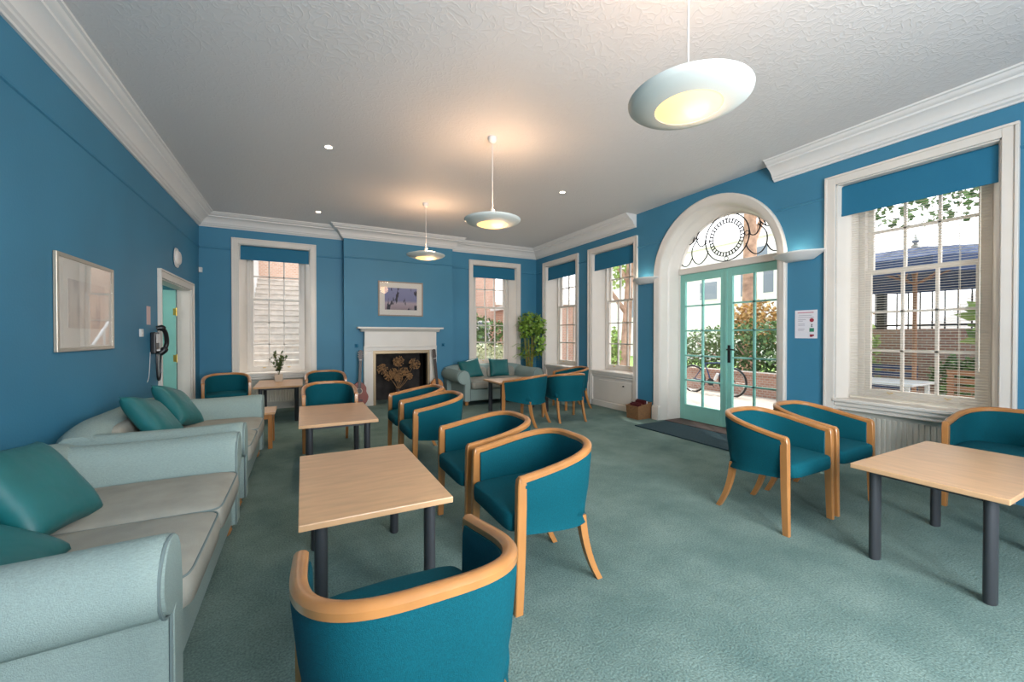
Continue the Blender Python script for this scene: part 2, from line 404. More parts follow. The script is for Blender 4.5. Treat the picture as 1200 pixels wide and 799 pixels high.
def radiator(T, u0, u1, z0, z1, label, group=None):
    r_ = empty('radiator', T((u0 + u1) / 2, .08, z0)); tag(r_, label, 'radiator', group)
    b_ = MB(T); b_.box(u0, u1, .07, .12, z0, z1)
    n = int((u1 - u0) / .038)
    for i in range(n):
        c = u0 + (i + .5) * (u1 - u0) / n
        b_.prism([(c - .014, .07), (c - .009, .058), (c + .009, .058), (c + .014, .07)], z0 + .03, z1 - .035, 'z')
    b_.box(u0 - .004, u1 + .004, .066, .074, z1 - .03, z1)
    b_.build('panel', M['steel'], r_, smooth=0)
    MB(T).box(u0 - .004, u1 + .004, .06, .136, z1, z1 + .012).build('grille', M['steel'], r_, smooth=0)
    for u in (u0 + .03, u1 - .03): MB(T).tube([(u, .10, z0), (u, .10, .0)], .008, 8).build('pipe', M['steel'], r_)
def roller_blind(T, w, drop, label):
    u0, u1 = w[0] + .02, w[1] - .02; zt = HEAD - .045
    r_ = empty('roller_blind', T((u0 + u1) / 2, .06, zt)); tag(r_, label, 'blind', 'blue roller blinds at the windows')
    ro = MB(T)
    ro.tube([(u0, .075, zt), (u1, .075, zt)], .030, 14); ro.build('roller', M['blind'], r_)
    MB(T).box(u0 + .004, u1 - .004, .046, .050, zt - drop, zt).build('fabric', M['blind'], r_, smooth=0)
    MB(T).box(u0 + .004, u1 - .004, .043, .053, zt - drop - .012, zt - drop + .01).build('bottom_bar', M['blind'], r_, smooth=0)
    for u in (u0 - .007, u1 + .007): MB(T).box(u - .005, u + .005, .04, .11, zt - .035, zt + .04).build('bracket', M['pale'], r_, smooth=0)
    MB(T).tube([(u1 + .008, .07, zt - .02), (u1 + .008, .07, zt - .9)], .0022, 5).build('chain', M['pale'], r_)

sash_window('window_1', TB, w1, 'rad'); sash_window('window_2', TB, w2); sash_window('window_3', TR, w3); sash_window('window_4', TR, w4); sash_window('window_5', TR, w5, 'rad')
radiator(TB, w1[0] + .08, w1[1] - .08, .12, .52, 'cream ribbed radiator under the left back window behind the plant table')
radiator(TR, w5[0] + .05, w5[1] - .04, .1, .53, 'cream ribbed radiator under the big right window with open slats')
roller_blind(TB, w1, .20, 'blue roller blind on the leftmost window beside the side door')
roller_blind(TB, w2, .22, 'blue roller blind on the back window right of the fireplace')
roller_blind(TR, w3, .25, 'blue roller blind on the narrow right-wall window nearest the palm')
roller_blind(TR, w4, .27, 'blue roller blind on the window just left of the arched doors')
roller_blind(TR, w5, .27, 'wide blue roller blind on the big window with cream slats')
# venetian blind, slats open, on window 5
vb = empty('venetian_blind', TR(1.6, .14, 2.62)); tag(vb, 'cream venetian blind with open slats hanging in the big right window', 'blind')
q = MB(TR); z = .70; k = 0
while z < 2.74:
    q.add([(1.13, .105, z - .002), (2.075, .105, z - .002), (2.075, .1175, z + .0015), (1.13, .1175, z + .0015), (1.13, .13, z - .001), (2.075, .13, z - .001)], [(0, 1, 2, 3), (3, 2, 5, 4)]); z += .0235
q.build('slat', M['slat'], vb)
MB(TR).box(1.12, 2.085, .10, .135, 2.74, 2.775).build('headrail', M['slat'], vb, smooth=0)
MB(TR).box(1.13, 2.075, .108, .128, .672, .69).build('bottom_rail', M['slat'], vb, smooth=0)
q = MB(TR)
for u in (1.3, 1.905): q.tube([(u, .103, .68), (u, .103, 2.75)], .0016, 4); q.tube([(u, .132, .68), (u, .132, 2.75)], .0016, 4)
q.build('ladder_cord', M['slat'], vb)
MB(TR).tube([(1.18, .095, 1.0), (1.18, .095, 2.74)], .004, 6).build('tilt_wand', M['slat'], vb)

# ------------------------------------------------------------------ arched French doors
AC, AO, AI, ZS = 3.595, .97, .868, 2.205      # centre, outer radius, inner radius, springing height
DX = .33                                       # depth of the door plane
dr = empty('door_1', TR(AC, 0, 0)); st(dr)
def arch_pts(r, zs, n=36, z0=0.0):
    return [(AC + r, z0)] + [(AC + r * cos(pi * k / n), zs + r * sin(pi * k / n)) for k in range(n + 1)] + [(AC - r, z0)]
def arch_loft(prof, nm, m_, z0=0.0, parent=dr):
    """prof: list of (radius, n) closed, swept up one side, over the arch and down the other"""
    q = MB(TR); P = [arch_pts(r, ZS, 36, z0) for r, n in prof]; rings = []
    for i in range(len(P[0])): rings.append([(P[j][i][0], prof[j][1], P[j][i][1]) for j in range(len(prof))])
    q.loft(rings); return q.build(nm, m_, parent, smooth=35)
arch_loft([(AO, 0), (AO, -.03), (AO - .02, -.042), (AO - .05, -.03), (AO - .075, -.028), (AI, -.012), (AI, 0)], 'architrave', M['white'])
arch_loft([(AI, 0), (AI, -.01), (AI - .015, .005), (AI - .035, .12), (AI - .05, .135), (AI - .06, .15), (AI - .09, DX - .03), (AI - .105, DX - .02), (AI - .105, DX + .03), (AI, DX + .03)], 'reveal', M['white'])
q = MB(TR)
for s_ in (-1, 1):
    a_, b_ = AC + s_ * (AI - .015), AC + s_ * (AO + .012)
    q.box(min(a_, b_), max(a_, b_), -.052, .03, 0, .2); q.box(min(a_, b_) + .006, max(a_, b_) - .006, -.045, .02, .2, .222)
q.build('plinth', M['white'], dr, smooth=0, bevel=.004)
HW = AI - .105                                # half width of the door opening
MB(TR).box(AC - HW, AC + HW, DX - .04, DX + .06, 2.235, 2.325).build('transom', M['white'], dr, smooth=0, bevel=.006)
MB(TR).box(AC - HW, AC + HW, .0, .36, -.02, .02).build('threshold', mat('dark_hardwood', (.06, .02, .015), .5), dr, smooth=0)
def leaf(ua, ub, handle):
    q = MB(TR); z0, z1 = .02, 2.235; st_, rt, rb = .085, .11, .23
    n0, n1 = DX, DX + .045
    q.box(ua, ua + st_, n0, n1, z0, z1).box(ub - st_, ub, n0, n1, z0, z1).box(ua + st_ + .0002, ub - st_ - .0002, n0, n1, z0, z0 + rb).box(ua + st_ + .0002, ub - st_ - .0002, n0, n1, z1 - rt, z1)
    gu0, gu1, gz0, gz1 = ua + st_, ub - st_, z0 + rb, z1 - rt
    lf = q.build('door_leaf', M['teal'], dr, smooth=0, bevel=.003)
    g = MB(TR); c = (gu0 + gu1) / 2; g.box(c - .011, c + .011, n0 + .005, n1 - .005, gz0, gz1)
    for k in range(1, 5): c = gz0 + (gz1 - gz0) * k / 5; g.box(gu0, gu1, n0 + .005, n1 - .005, c - .011, c + .011)
    g.build('glazing_bar', M['teal'], lf, smooth=0)
    MB(TR).box(gu0, gu1, (n0 + n1) / 2 - .002, (n0 + n1) / 2 + .002, gz0, gz1).build('glass', M['glass'], lf, smooth=0)
    if handle:
        h = MB(TR); u = ub - .045
        h.box(u - .018, u + .018, n0 - .008, n0, .93, 1.17); h.tube([(u, n0 - .005, 1.11), (u, n0 - .05, 1.11)], .009, 8); h.tube([(u + .005, n0 - .05, 1.11), (u - .06, n0 - .055, 1.112), (u - .12, n0 - .05, 1.108)], .009, 8)
        h.build('door_handle', M['black'], lf)
leaf(AC + .002, AC + HW, False); leaf(AC - HW, AC - .002, True)
MB(TR).box(AC - .02, AC + .02, DX - .012, DX, .03, 2.23).build('cover_strip', M['teal'], dr, smooth=0, bevel=.004)
# fanlight with iron scrollwork
fz = 2.325; fr = HW
q = MB(TR); q.prism([(AC + fr * cos(pi * k / 36), ZS + sqrt(max(0, 1)) * 0 + max(fz, ZS + fr * sin(pi * k / 36))) for k in range(37)], DX + .010, DX + .014, 'y'); q.build('fan_glass', M['glass'], dr, smooth=0)
q = MB(TR); RN = DX - .006
def arc(c, r, a0, a1, n=24, ry=None): return [(c[0] + r * cos(a0 + (a1 - a0) * k / n), RN, c[1] + (ry or r) * sin(a0 + (a1 - a0) * k / n)) for k in range(n + 1)]
cz = 2.325 + .335
q.tube(arc((AC, cz), .325, 0, 2 * pi, 40)[:-1], .0085, 6, loop=True)
q.tube(arc((AC, cz), .255, 0, 2 * pi, 40)[:-1], .006, 6, loop=True)
q.tube(arc((AC, cz), .205, 0, 2 * pi, 40)[:-1], .006, 6, loop=True)
for k in range(32):
    a_ = 2 * pi * k / 32; q.tube([(AC + .208 * cos(a_), RN, cz + .208 * sin(a_)), (AC + .253 * cos(a_), RN, cz + .253 * sin(a_))], .009, 5)
for k in range(4):
    a_ = pi / 2 * k + .0; q.tube(arc((AC + .29 * cos(a_), cz + .29 * sin(a_)), .028, 0, 2 * pi, 12)[:-1], .005, 5, loop=True)
def spline(ps, n=8):
    out = []; P = [ps[0]] + list(ps) + [ps[-1]]
    for i in range(1, len(P) - 2):
        for k in range(n):
            t = k / n; r_ = []
            for d in range(len(ps[0])):
                p0, p1, p2, p3 = (P[i + j][d] for j in (-1, 0, 1, 2))
                r_.append(.5 * (2 * p1 + (p2 - p0) * t + (2 * p0 - 5 * p1 + 4 * p2 - p3) * t * t + (3 * p1 - p0 - 3 * p2 + p3) * t ** 3))
            out.append(tuple(r_))
    out.append(tuple(ps[-1])); return out
for s_ in (-1, 1):
    for pts in (
        [(.02, .70), (.22, .68), (.40, .55), (.47, .42), (.42, .30), (.345, .30), (.325, .37)],
        [(.44, .42), (.54, .30), (.55, .16), (.49, .06), (.40, .04), (.31, .12), (.28, .20)],
        [(.47, .44), (.54, .37), (.61, .36), (.66, .42)],
        [(.55, .14), (.60, .06), (.67, .03), (.735, .07)],
        [(.05, .715), (.30, .66), (.48, .50), (.54, .37)]):
        q.tube([(AC + s_ * a, RN, 2.325 + h) for a, h in spline(pts, 6)], .008, 6)
q.build('iron_scrollwork', M['iron'], dr)

# ------------------------------------------------------------------ side door on the left wall and the passage behind it
d2 = empty('door_2', TL(6.85, 0, 0)); st(d2)
q = MB(TL)
q.box(6.03, 6.13, -.025, -.0005, .001, 1.984).box(7.57, 7.67, -.025, -.0005, .001, 1.984).box(6.03, 7.67, -.025, -.0005, 1.985, 2.084)
q.box(6.03, 6.055, -.04, -.0252, .001, 2.059).box(7.645, 7.67, -.04, -.0252, .001, 2.059).box(6.03, 7.67, -.04, -.0252, 2.06, 2.085)
q.build('architrave', M['white'], d2, smooth=0, bevel=.004)
MB(TL).box(6.132, 6.144, -.003, .15, 0, 1.984).box(7.556, 7.568, -.003, .15, 0, 1.984).box(6.145, 7.555, -.003, .15, 1.971, 1.983).build('lining', M['white'], d2, smooth=0)
dl = MB(); dl.box(-2.56, -1.636, 7.50, 7.54, .01, 1.965)
dlo = dl.build('door_leaf', M['teal'], d2, smooth=0, bevel=.003)
q = MB()
for z0, z1 in ((.2, .85), (1.05, 1.8)):
    for xa, xb in ((-2.46, -2.18), (-2.10, -1.78)):
        q.box(xa, xb, 7.492, 7.5, z0, z1)
q.build('panel', M['teal'], dlo, smooth=0, bevel=.004)
q = MB(); q.box(-1.665, -1.63, 7.49, 7.4995, 1.6, 1.7).box(-1.665, -1.63, 7.49, 7.4995, .92, 1.02).tube([(-1.627, 7.49, 1.59), (-1.627, 7.49, 1.71)], .009, 8).tube([(-1.627, 7.49, .91), (-1.627, 7.49, 1.03)], .009, 8)
q.build('hinge', M['brass'], dlo)
q = MB(); q.box(-2.50, -2.46, 7.488, 7.5, .9, 1.1).tube([(-2.48, 7.49, 1.02), (-2.48, 7.44, 1.02), (-2.38, 7.44, 1.02)], .008, 8); q.build('door_handle', M['chrome'], dlo)
st(MB().box(XL - 2.6, XL - .14, 5.2, 8.6, -.12, -.001).build('floor', M['carpet'])).name = 'floor_passage'
st(MB().box(XL - 2.6, XL - .14, 5.2, 8.6, 2.6, 2.7).build('ceiling_passage', M['ceil']))
b = MB(); b.box(XL - 2.7, XL - 2.6, 5.2, 8.6, 0, 2.6).box(XL - 2.6, XL - .14, 8.5, 8.6, 0, 2.6).box(XL - 2.6, XL - .14, 5.1, 5.2, 0, 2.6)
st(b.build('wall_passage', mat('turquoise_wall', (.05, .34, .42), .6)))
pl = bpy.data.lights.new('passage_fill', 'POINT'); pl.energy = 26; pl.color = (1, .95, .88); pl.shadow_soft_size = .15  # added lamp without a fitting, lights the passage slightly
o = bpy.data.objects.new('passage_fill', pl); C.objects.link(o); o.location = (XL - 1.3, 6.3, 2.3)

# ------------------------------------------------------------------ tub chairs
def make_chair():
    root = empty('tub_chair')
    w, dpt = .272, .50
    def path(n=44):
        pts = [(-w, 0), (-w - .001, -.022), (-w - .003, -.07), (-w - .005, -.13), (-w - .006, -.19)]
        y0 = -.19; ry = dpt - .19
        for k in range(1, n):
            a = pi + pi * k / n; c, s_ = cos(a), sin(a)
            e = .62
            pts.append(((w + .006) * math.copysign(abs(c) ** e, c), y0 + ry * math.copysign(abs(s_) ** .80, s_)))
        pts += [(w + .006, -.19), (w + .005, -.13), (w + .003, -.07), (w + .001, -.022), (w, 0)]
        return pts
    P = path()
    def zr(y):
        t = min(1, max(0, -y / dpt)); return .628 + .094 * (t ** 1.15)
    def off(i, d):
        a, b_ = P[max(0, i - 1)], P[min(len(P) - 1, i + 1)]; tx, ty = b_[0] - a[0], b_[1] - a[1]; l = math.hypot(tx, ty)
        return (P[i][0] + ty / l * (-d) * -1 * -1, P[i][1] - tx / l * (-d) * -1 * -1)
    def offs(i, d):   # d>0 outwards
        a, b_ = P[max(0, i - 1)], P[min(len(P) - 1, i + 1)]; tx, ty = b_[0] - a[0], b_[1] - a[1]; l = math.hypot(tx, ty)
        return (P[i][0] + ty / l * d, P[i][1] - tx / l * d)
    # path goes from left front (-w,0) backwards and round: outward normal is (ty,-tx) reversed
    sgn = 1 if offs(1, 1)[0] < P[1][0] else -1
    # wooden rail
    q = MB(); rings = []
    prof = [(-.021, -.012), (-.021, .006), (-.014, .014), (.0, .017), (.014, .014), (.021, .006), (.021, -.012), (.014, -.016), (-.014, -.016)]
    for i in range(len(P)):
        rings.append([(*offs(i, sgn * u), zr(P[i][1]) + v) for u, v in prof])
    q.loft(rings); q.build('arm_rail', M['frame'], root, world=False)
    # upholstered shell
    q = MB(); rings = []
    idx = [i for i in range(len(P)) if P[i][1] < -.015]
    for i in idx:
        y = P[i][1]; zt = zr(y) - .014; zb = .365 - .05 * min(1, -y / dpt); r_ = []
        for u, t in ((.016, 1), (.021, .92), (.019, .5), (.008, .12), (-.004, 0), (-.03, 0), (-.036, .1), (-.032, .9), (-.026, 1)):
            r_.append((*offs(i, sgn * (u - .028 * (1 - t) * (1 if u > 0 else .0))), zb + (zt - zb) * t))
        rings.append(r_)
    q.loft(rings); q.build('backrest_shell', M['tubfab'], root, smooth=60, world=False)
    # seat
    q = MB()
    def warp(x, y, z_):
        k = 1 - min(1, (abs(x) / .26) ** 2 * .5 + (abs(y) / .27) ** 2 * .5)
        return (x, y, z_ + (.022 * k if z_ > 0 else 0))
    q.sell((0, -.195, .410), .247, .236, .050, .30, .22, 36, 12, warp)
    q.build('seat', M['tubfab'], root, smooth=70, world=False)
    # front legs run from floor to rail
    for s_ in (-1, 1):
        q = MB(); rings = []
        for z_, hw, y0, y1 in ((0, .0135, -.012, .026), (.08, .015, -.016, .024), (.3, .0175, -.024, .020), (.5, .0185, -.028, .018), (.60, .019, -.028, .016), (.628, .018, -.026, .012), (.642, .012, -.022, .004)):
            x = s_ * w
            rings.append([(x - hw, y0, z_), (x + hw, y0, z_), (x + hw, y1 - .004, z_), (x + hw - .004, y1, z_), (x - hw + .004, y1, z_), (x - hw, y1 - .004, z_)])
        q.loft(rings); q.build('leg', M['frame'], root, smooth=30, world=False)
    for s_ in (-1, 1):
        q = MB(); rings = []
        for k in range(8):
            t = k / 7; z_ = .36 * (1 - t); y = -.405 - .035 * t - .075 * t ** 2.4; x = s_ * (.205 + .01 * t); hw = .017 - .003 * t; hd = .021 - .005 * t
            rings.append([(x - hw, y - hd, z_), (x + hw, y - hd, z_), (x + hw, y + hd, z_), (x - hw, y + hd, z_)])
        q.loft(rings); q.build('leg', M['frame'], root, smooth=30, world=False)
    return root
chairs = [
 (.267, 1.385, 0, 'teal tub chair in the foreground with its back to the camera'),
 (.895, 1.915, 90, 'teal tub chair right of the nearest coffee table, nearer of that pair'),
 (.895, 2.565, 90, 'teal tub chair right of the nearest coffee table, farther of that pair'),
 (.885, 3.845, 90, 'teal tub chair right of the second coffee table, nearer of that pair'),
 (.885, 4.445, 90, 'teal tub chair right of the second coffee table, the one nearer the fireplace'),
 (.285, 5.0, 180, 'teal tub chair at the far end of the second coffee table facing the camera'),
 (.33, 6.80, 180, 'teal tub chair between the plant table and the red guitar'),
 (-.95, 6.95, 188, 'teal tub chair in the left back corner beyond the farther sofa'),
 (2.84, 5.42, 31, 'teal tub chair at the far table with its back turned, leftmost of three'),
 (3.68, 5.44, -9, 'teal tub chair at the far table with its back turned, middle of three'),
 (4.12, 6.05, 80, 'teal tub chair at the right end of the far table by the window panel'),
 (3.058, 1.495, 180, 'teal tub chair behind the right-hand table, nearer the room centre of that pair'),
 (3.69, 1.50, 180, 'teal tub chair behind the right-hand table, nearer the radiator of that pair'),
 (4.37, .93, 90, 'teal tub chair at the far right picture edge between table and wall'),
]
proto = make_chair()
for i, (x, y, a, lb) in enumerate(chairs):
    o = proto if i == 0 else copy_tree(proto)
    o.location = (x, y, 0); o.rotation_euler = (0, 0, RD(a)); tag(o, lb, 'chair', 'teal tub chairs with beech rails')

# ------------------------------------------------------------------ tables
def make_table(L, D_, h=.55, leg=.037):
    """long side L along x"""
    root = empty('coffee_table')
    q = MB(); q.box(-L / 2, L / 2, -D_ / 2, D_ / 2, h - .028, h); q.build('tabletop', M['beech'], root, smooth=0, bevel=.004, world=False)
    q = MB(); a, b_ = L / 2 - .1, D_ / 2 - .085
    for s_ in (-1, 1): q.box(-a, a, s_ * b_ - .012, s_ * b_ + .012, h - .06, h - .028); q.box(s_ * a - .012, s_ * a + .012, -b_, b_, h - .06, h - .028)
    q.build('frame', M['tleg'], root, smooth=0, world=False)
    for sx in (-1, 1):
        for sy in (-1, 1):
            q = MB(); n = 18
            ring = lambda z_, k_=1: [(sx * a + leg * k_ * cos(2 * pi * j / n) * (1.0), sy * b_ + leg * .72 * k_ * sin(2 * pi * j / n), z_) for j in range(n)]
            q.loft([ring(0, .95), ring(.006), ring(h - .03)]); q.build('leg', M['tleg'], root, world=False)
    return root
t0 = make_table(1.04, .64)
for i, (x, y, a, lb) in enumerate([
    (.303, 2.31, 90, 'square-cornered beech table nearest the camera, beside the near sofa'),
    (.29, 4.30, 90, 'beech table in the second row, between farther sofa and paired chairs'),
    (-.315, 7.42, 90, 'beech table under the left window carrying the potted plant'),
    (3.30, 6.10, 0, 'beech table in front of the back sofa by the palm'),
    (3.41, .88, 0, 'beech table at the right edge below the big window')]):
    o = t0 if i == 0 else copy_tree(t0)
    o.location = (x, y, 0); o.rotation_euler = (0, 0, RD(a)); tag(o, lb, 'table', 'beech tables on graphite legs')
    if i == 4: o.scale = (1.05, .95, 1)
sdt = empty('side_table', (-.60, 5.60, 0)); tag(sdt, 'low all-wood side table at the far end of the farther left sofa', 'table')
q = MB(); q.box(-.92, -.28, 5.37, 5.83, .395, .42); q.build('tabletop', M['beech'], sdt, smooth=0, bevel=.004)
q = MB(); q.box(-.89, -.31, 5.40, 5.42, .34, .395).box(-.89, -.31, 5.78, 5.80, .34, .395).box(-.89, -.87, 5.4, 5.8, .34, .395).box(-.33, -.31, 5.4, 5.8, .34, .395); q.build('apron', M['frame'], sdt, smooth=0)
for x in (-.885, -.33):
    for y in (5.405, 5.795): MB().box(x - .022, x + .022, y - .022, y + .022, 0, .395).build('leg', M['frame'], sdt, smooth=0, bevel=.004)

# ------------------------------------------------------------------ sofas
def make_sofa(L=1.85, D_=1.0):
    root = empty('sofa')
    ai = .27                                   # arm width
    xi = L / 2 - ai
    q = MB(); q.box(-xi - .02, xi + .02, -D_ + .08, -.02, .085, .30); q.build('base', M['sofafab'], root, smooth=0, bevel=.015, world=False)
    for s_ in (-1, 1):
        # scroll arm profile (u outwards from inner face, z)
        cu, cz_, r = .145, .535, .125
        prof = [(0.0, .085), (0.0, .30), (.0, .46)]
        prof += [(cu + r * cos(RD(a)) * (1.04 if a > 90 else 1), cz_ + r * sin(RD(a))) for a in range(170, -125, -14)]
        prof += [(.128, .40), (.128, .085)]
        q = MB(); rings = []
        nn = 14
        for k in range(nn + 1):
            t = k / nn
            y = -D_ + .06 + (D_ - .06) * t
            ins = 0
            if t > .97: ins = .010
            dz = -.012 * sin(pi * t)             # slight sag
            rings.append([(s_ * (xi + u * (1 - 0) - (ins if u > .06 else -ins)), y, z_ + (dz if z_ > .42 else 0) - (ins if z_ > .5 else 0)) for u, z_ in prof])
        # soften the front edge
        yf = 0.0
        q.loft(rings[:-1] + [[(p[0], yf - .015, p[2]) for p in rings[-2]], [(p[0], yf, p[2]) for p in rings[-1]]])
        am = q.build('arm', M['sofafab'], root, smooth=50, world=False)
        # piping round the front scroll, plus facing panel
        pr = [(s_ * (xi + u), .002, z_) for u, z_ in [(a_ * .90 + .012, b_ * .985 + .0) for a_, b_ in prof]]
        MB().tube(pr, .0055, 6).build('piping', M['pipe'], am, world=False)
        fp = [(s_ * (xi + .020 + u * .78), z_ * .975 + .006) for u, z_ in prof]
        MB().prism([(p[0], p[1]) for p in fp], -.002, .010, 'y').build('facing', M['sofafab'], am, smooth=0, bevel=.004, world=False)
        MB().tube([(s_ * (xi + .130), y, .407 - .01 * sin(pi * (y + D_) / D_)) for y in [-D_ + .1 + (D_ - .12) * k / 10 for k in range(11)]], .005, 6).build('seam', M['pipe'], am, world=False)
    # back with rolled top
    prof = [(-D_ + .06, .085), (-D_ + .02, .5), (-D_ - .02, .60), (-D_ - .01, .67), (-D_ + .04, .712), (-D_ + .12, .715), (-D_ + .19, .68), (-D_ + .22, .60), (-D_ + .23, .30), (-D_ + .23, .085)]
    q = MB(); rings = []
    for k in range(17):
        x = -L / 2 + .05 + (L - .10) * k / 16; e = abs(2 * k / 16 - 1)
        dz = -.055 * max(0, (e - .55) / .45) ** 2
        rings.append([(x, y + (.03 * max(0, (e - .7) / .3) ** 2), z_ + (dz if z_ > .3 else 0)) for y, z_ in prof])
    q.loft(rings); q.build('back', M['sofafab'], root, smooth=50, world=False)
    # cushions
    cw = xi - .005
    for s_ in (-1, 1):
        q = MB()
        def wp(x, y, z_): return (x, y, z_ + (.022 * (1 - (x / cw * 2) ** 2 * .8) * (1 - (y / .39) ** 4) if z_ > 0 else 0))
        q.sell((s_ * cw / 2, -.355, .372), cw / 2 - .003, .385, .078, .32, .16, 44, 12, wp)
        cu_ = q.build('seat_cushion', M['seatfab'], root, smooth=70, world=False)
        pp = [(s_ * cw / 2 + (cw / 2 - .006) * math.copysign(abs(cos(2 * pi * j / 48)) ** .16, cos(2 * pi * j / 48)), -.355 + .375 * math.copysign(abs(sin(2 * pi * j / 48)) ** .16, sin(2 * pi * j / 48)), .432) for j in range(48)]
        MB().tube(pp, .0045, 5, loop=True).build('piping', M['pipe'], cu_, world=False)
        q = MB()
        def wb(x, y, z_): return (x, y - z_ * .22, z_)
        q.sell((s_ * cw / 2, -.775, .53), cw / 2 - .006, .055, .135, .5, .3, 30, 14, wb)
        q.build('back_cushion', M['seatfab'], root, smooth=70, world=False)
    for sx in (-1, 1):
        for y in (-.06, -D_ + .12):
            MB().lathe([(.018, 0), (.026, .01), (.036, .035), (.030, .052), (.038, .062), (.040, .078), (.034, .088)], 14, (sx * (xi + .065), y, 0)).build('foot', M['frame'], root, world=False)
    return root
sf = make_sofa()
sofas = [ (-.385, 2.455, -90, 'pale aqua scroll-arm sofa in the left foreground against the blue wall', 1.0),
         (-.385, 4.385, -90, 'pale aqua scroll-arm sofa on the left wall behind the nearest one', 1.0),
         (3.43, 6.97, 180, 'pale aqua scroll-arm sofa across the back under the window by the palm', 1.0)]
for i, (x, y, a, lb, sc) in enumerate(sofas):
    o = sf if i == 0 else copy_tree(sf)
    o.location = (x, y, 0); o.rotation_euler = (0, 0, RD(a)); o.scale = (sc, 1, 1); tag(o, lb, 'sofa', 'pale aqua scroll-arm sofas')

def pillow_mesh(w=.23, t=.075):
    q = MB(); n = 20; vs = []
    for side in (1, -1):
        for i in range(n + 1):
            for j in range(n + 1):
                u, v = 2 * i / n - 1, 2 * j / n - 1
                k = 1 - .075 * (1 - u * u) * abs(v) ** 3 ; k2 = 1 - .075 * (1 - v * v) * abs(u) ** 3
                h = t * ((1 - u ** 4) * (1 - v ** 4)) ** .5
                vs.append((w * u * k2, side * h, w * v * k))
    fs = []; m_ = (n + 1) ** 2
    for s_ in (0, 1):
        for i in range(n):
            for j in range(n):
                a = s_ * m_ + i * (n + 1) + j; fs.append((a, a + 1, a + n + 2, a + n + 1))
    return q.add(vs, fs)
pil = [((-1.02, 2.47, .645), (RD(-36), RD(6), RD(84)), (1.06, 1, .96), 'teal satin cushion propped against the back of the nearest sofa'),
       ((-1.0, 1.96, .565), (RD(-62), RD(0), RD(90)), (1.08, 1, 1), 'teal satin cushion low at the left picture edge on the nearest sofa'),
       ((-1.02, 4.08, .64), (RD(-38), RD(12), RD(82)), (1.05, 1, .95), 'teal satin cushion on the farther left sofa, the nearer of two'),
       ((-1.02, 4.76, .64), (RD(-36), RD(14), RD(80)), (1.05, 1, .95), 'teal satin cushion on the farther left sofa, nearer its far arm'),
       ((3.04, 7.66, .625), (RD(-24), RD(-10), RD(0)), (1, 1, .9), 'teal cushion at the left end of the back sofa'),
       ((3.69, 7.68, .625), (RD(-22), RD(4), RD(0)), (1, 1, .88), 'teal cushion in the middle of the back sofa below the window')]
p0 = pillow_mesh().build('cushion', M['satin'], smooth=60)
for i, (l, r_, sc, lb) in enumerate(pil):
    o = p0 if i == 0 else p0.copy()
    if i: C.objects.link(o)
    o.location = l; o.rotation_euler = r_; o.scale = sc; tag(o, lb, 'cushion', 'teal satin cushions')

# ------------------------------------------------------------------ fireplace
fp = empty('fireplace_surround', (1.70, 7.86, 0)); tag(fp, 'white painted fireplace surround with deep mantel shelf on the chimney breast', 'fireplace')
q = MB(); q.box(1.01, 1.17, 7.84, YC, .1, 1.019).box(2.245, 2.385, 7.84, YC, .1, 1.019).box(1.01, 2.385, 7.84, YC, 1.02, 1.084)
q.box(1.0, 1.17, 7.832, YC, 0, .1); q.box(2.245, 2.395, 7.832, YC, 0, .1)
q.build('jamb_frame', M['white'], fp, smooth=0, bevel=.004)
MB().box(1.02, 2.375, 7.83, YC, 1.09, 1.375).box(1.01, 2.385, 7.825, YC, 1.085, 1.105).build('frieze', M['white'], fp, smooth=0, bevel=.004)
q = MB(); q.prism([(YC, 1.375), (7.83, 1.375), (7.815, 1.395), (7.80, 1.405), (7.775, 1.43), (YC, 1.43)], .955, 2.44, 'x'); q.box(.895, 2.505, 7.755, YC, 1.43, 1.462); q.build('mantel_shelf', M['white'], fp, smooth=0, bevel=.004)
q = MB(); q.box(1.1705, 1.215, 7.845, 7.965, 0, .964).box(2.2, 2.2445, 7.845, 7.965, 0, .964).box(1.1705, 2.2445, 7.845, 7.965, .965, 1.0185)
q.box(1.205, 1.217, 7.835, 7.85, 0, .975).box(2.198, 2.21, 7.835, 7.85, 0, .975).box(1.205, 2.21, 7.835, 7.85, .963, .975); q.build('metal_trim', M['hood'], fp, smooth=0)
# dried flower arrangement in a dark vase in the opening
vz = empty('dried_flowers', (1.66, 8.02 - .02, 0)); tag(vz, 'tall dried globe flower heads standing in the dark fireplace opening', 'dried flowers')
MB().lathe([(.05, 0), (.08, .03), (.09, .12), (.07, .22), (.05, .27), (.055, .28), (.045, .28), (.04, .1), (.0, .1)], 20, (1.66, 8.0, 0)).build('vase', M['ebony'], vz)
for (x, y, z_, r_) in ((1.66, 7.96, .80, .105), (1.97, 7.97, .74, .11), (1.36, 7.97, .66, .10), (1.56, 7.95, .58, .095), (1.76, 7.95, .60, .09), (1.47, 7.98, .52, .085), (1.66, 7.97, .48, .08), (1.88, 7.99, .50, .06)):
    MB().tube([(1.66, 8.0, .25), ((1.66 + x) / 2 + .02, 8.0, (z_ + .25) / 2), (x, y, z_)], .004, 5).build('stem', M['dry'], vz)
    q = MB()
    for k in range(70):
        u = random.uniform(-1, 1); a = random.uniform(0, 2 * pi); s_ = sqrt(1 - u * u); d = Vector((s_ * cos(a), s_ * sin(a) * .8, u)); c = Vector((x, y, z_)); rr = r_ * random.uniform(.85, 1.05)
        q.tube([c, c + d * rr], .0018, 3)
        e = c + d * rr; q.sell(tuple(e), .011, .011, .011, 1, 1, 5, 3)
    q.sell((x, y, z_), r_ * .22, r_ * .22, r_ * .22, 1, 1, 8, 5)
    q.build('flower_head', M['dry'], vz)
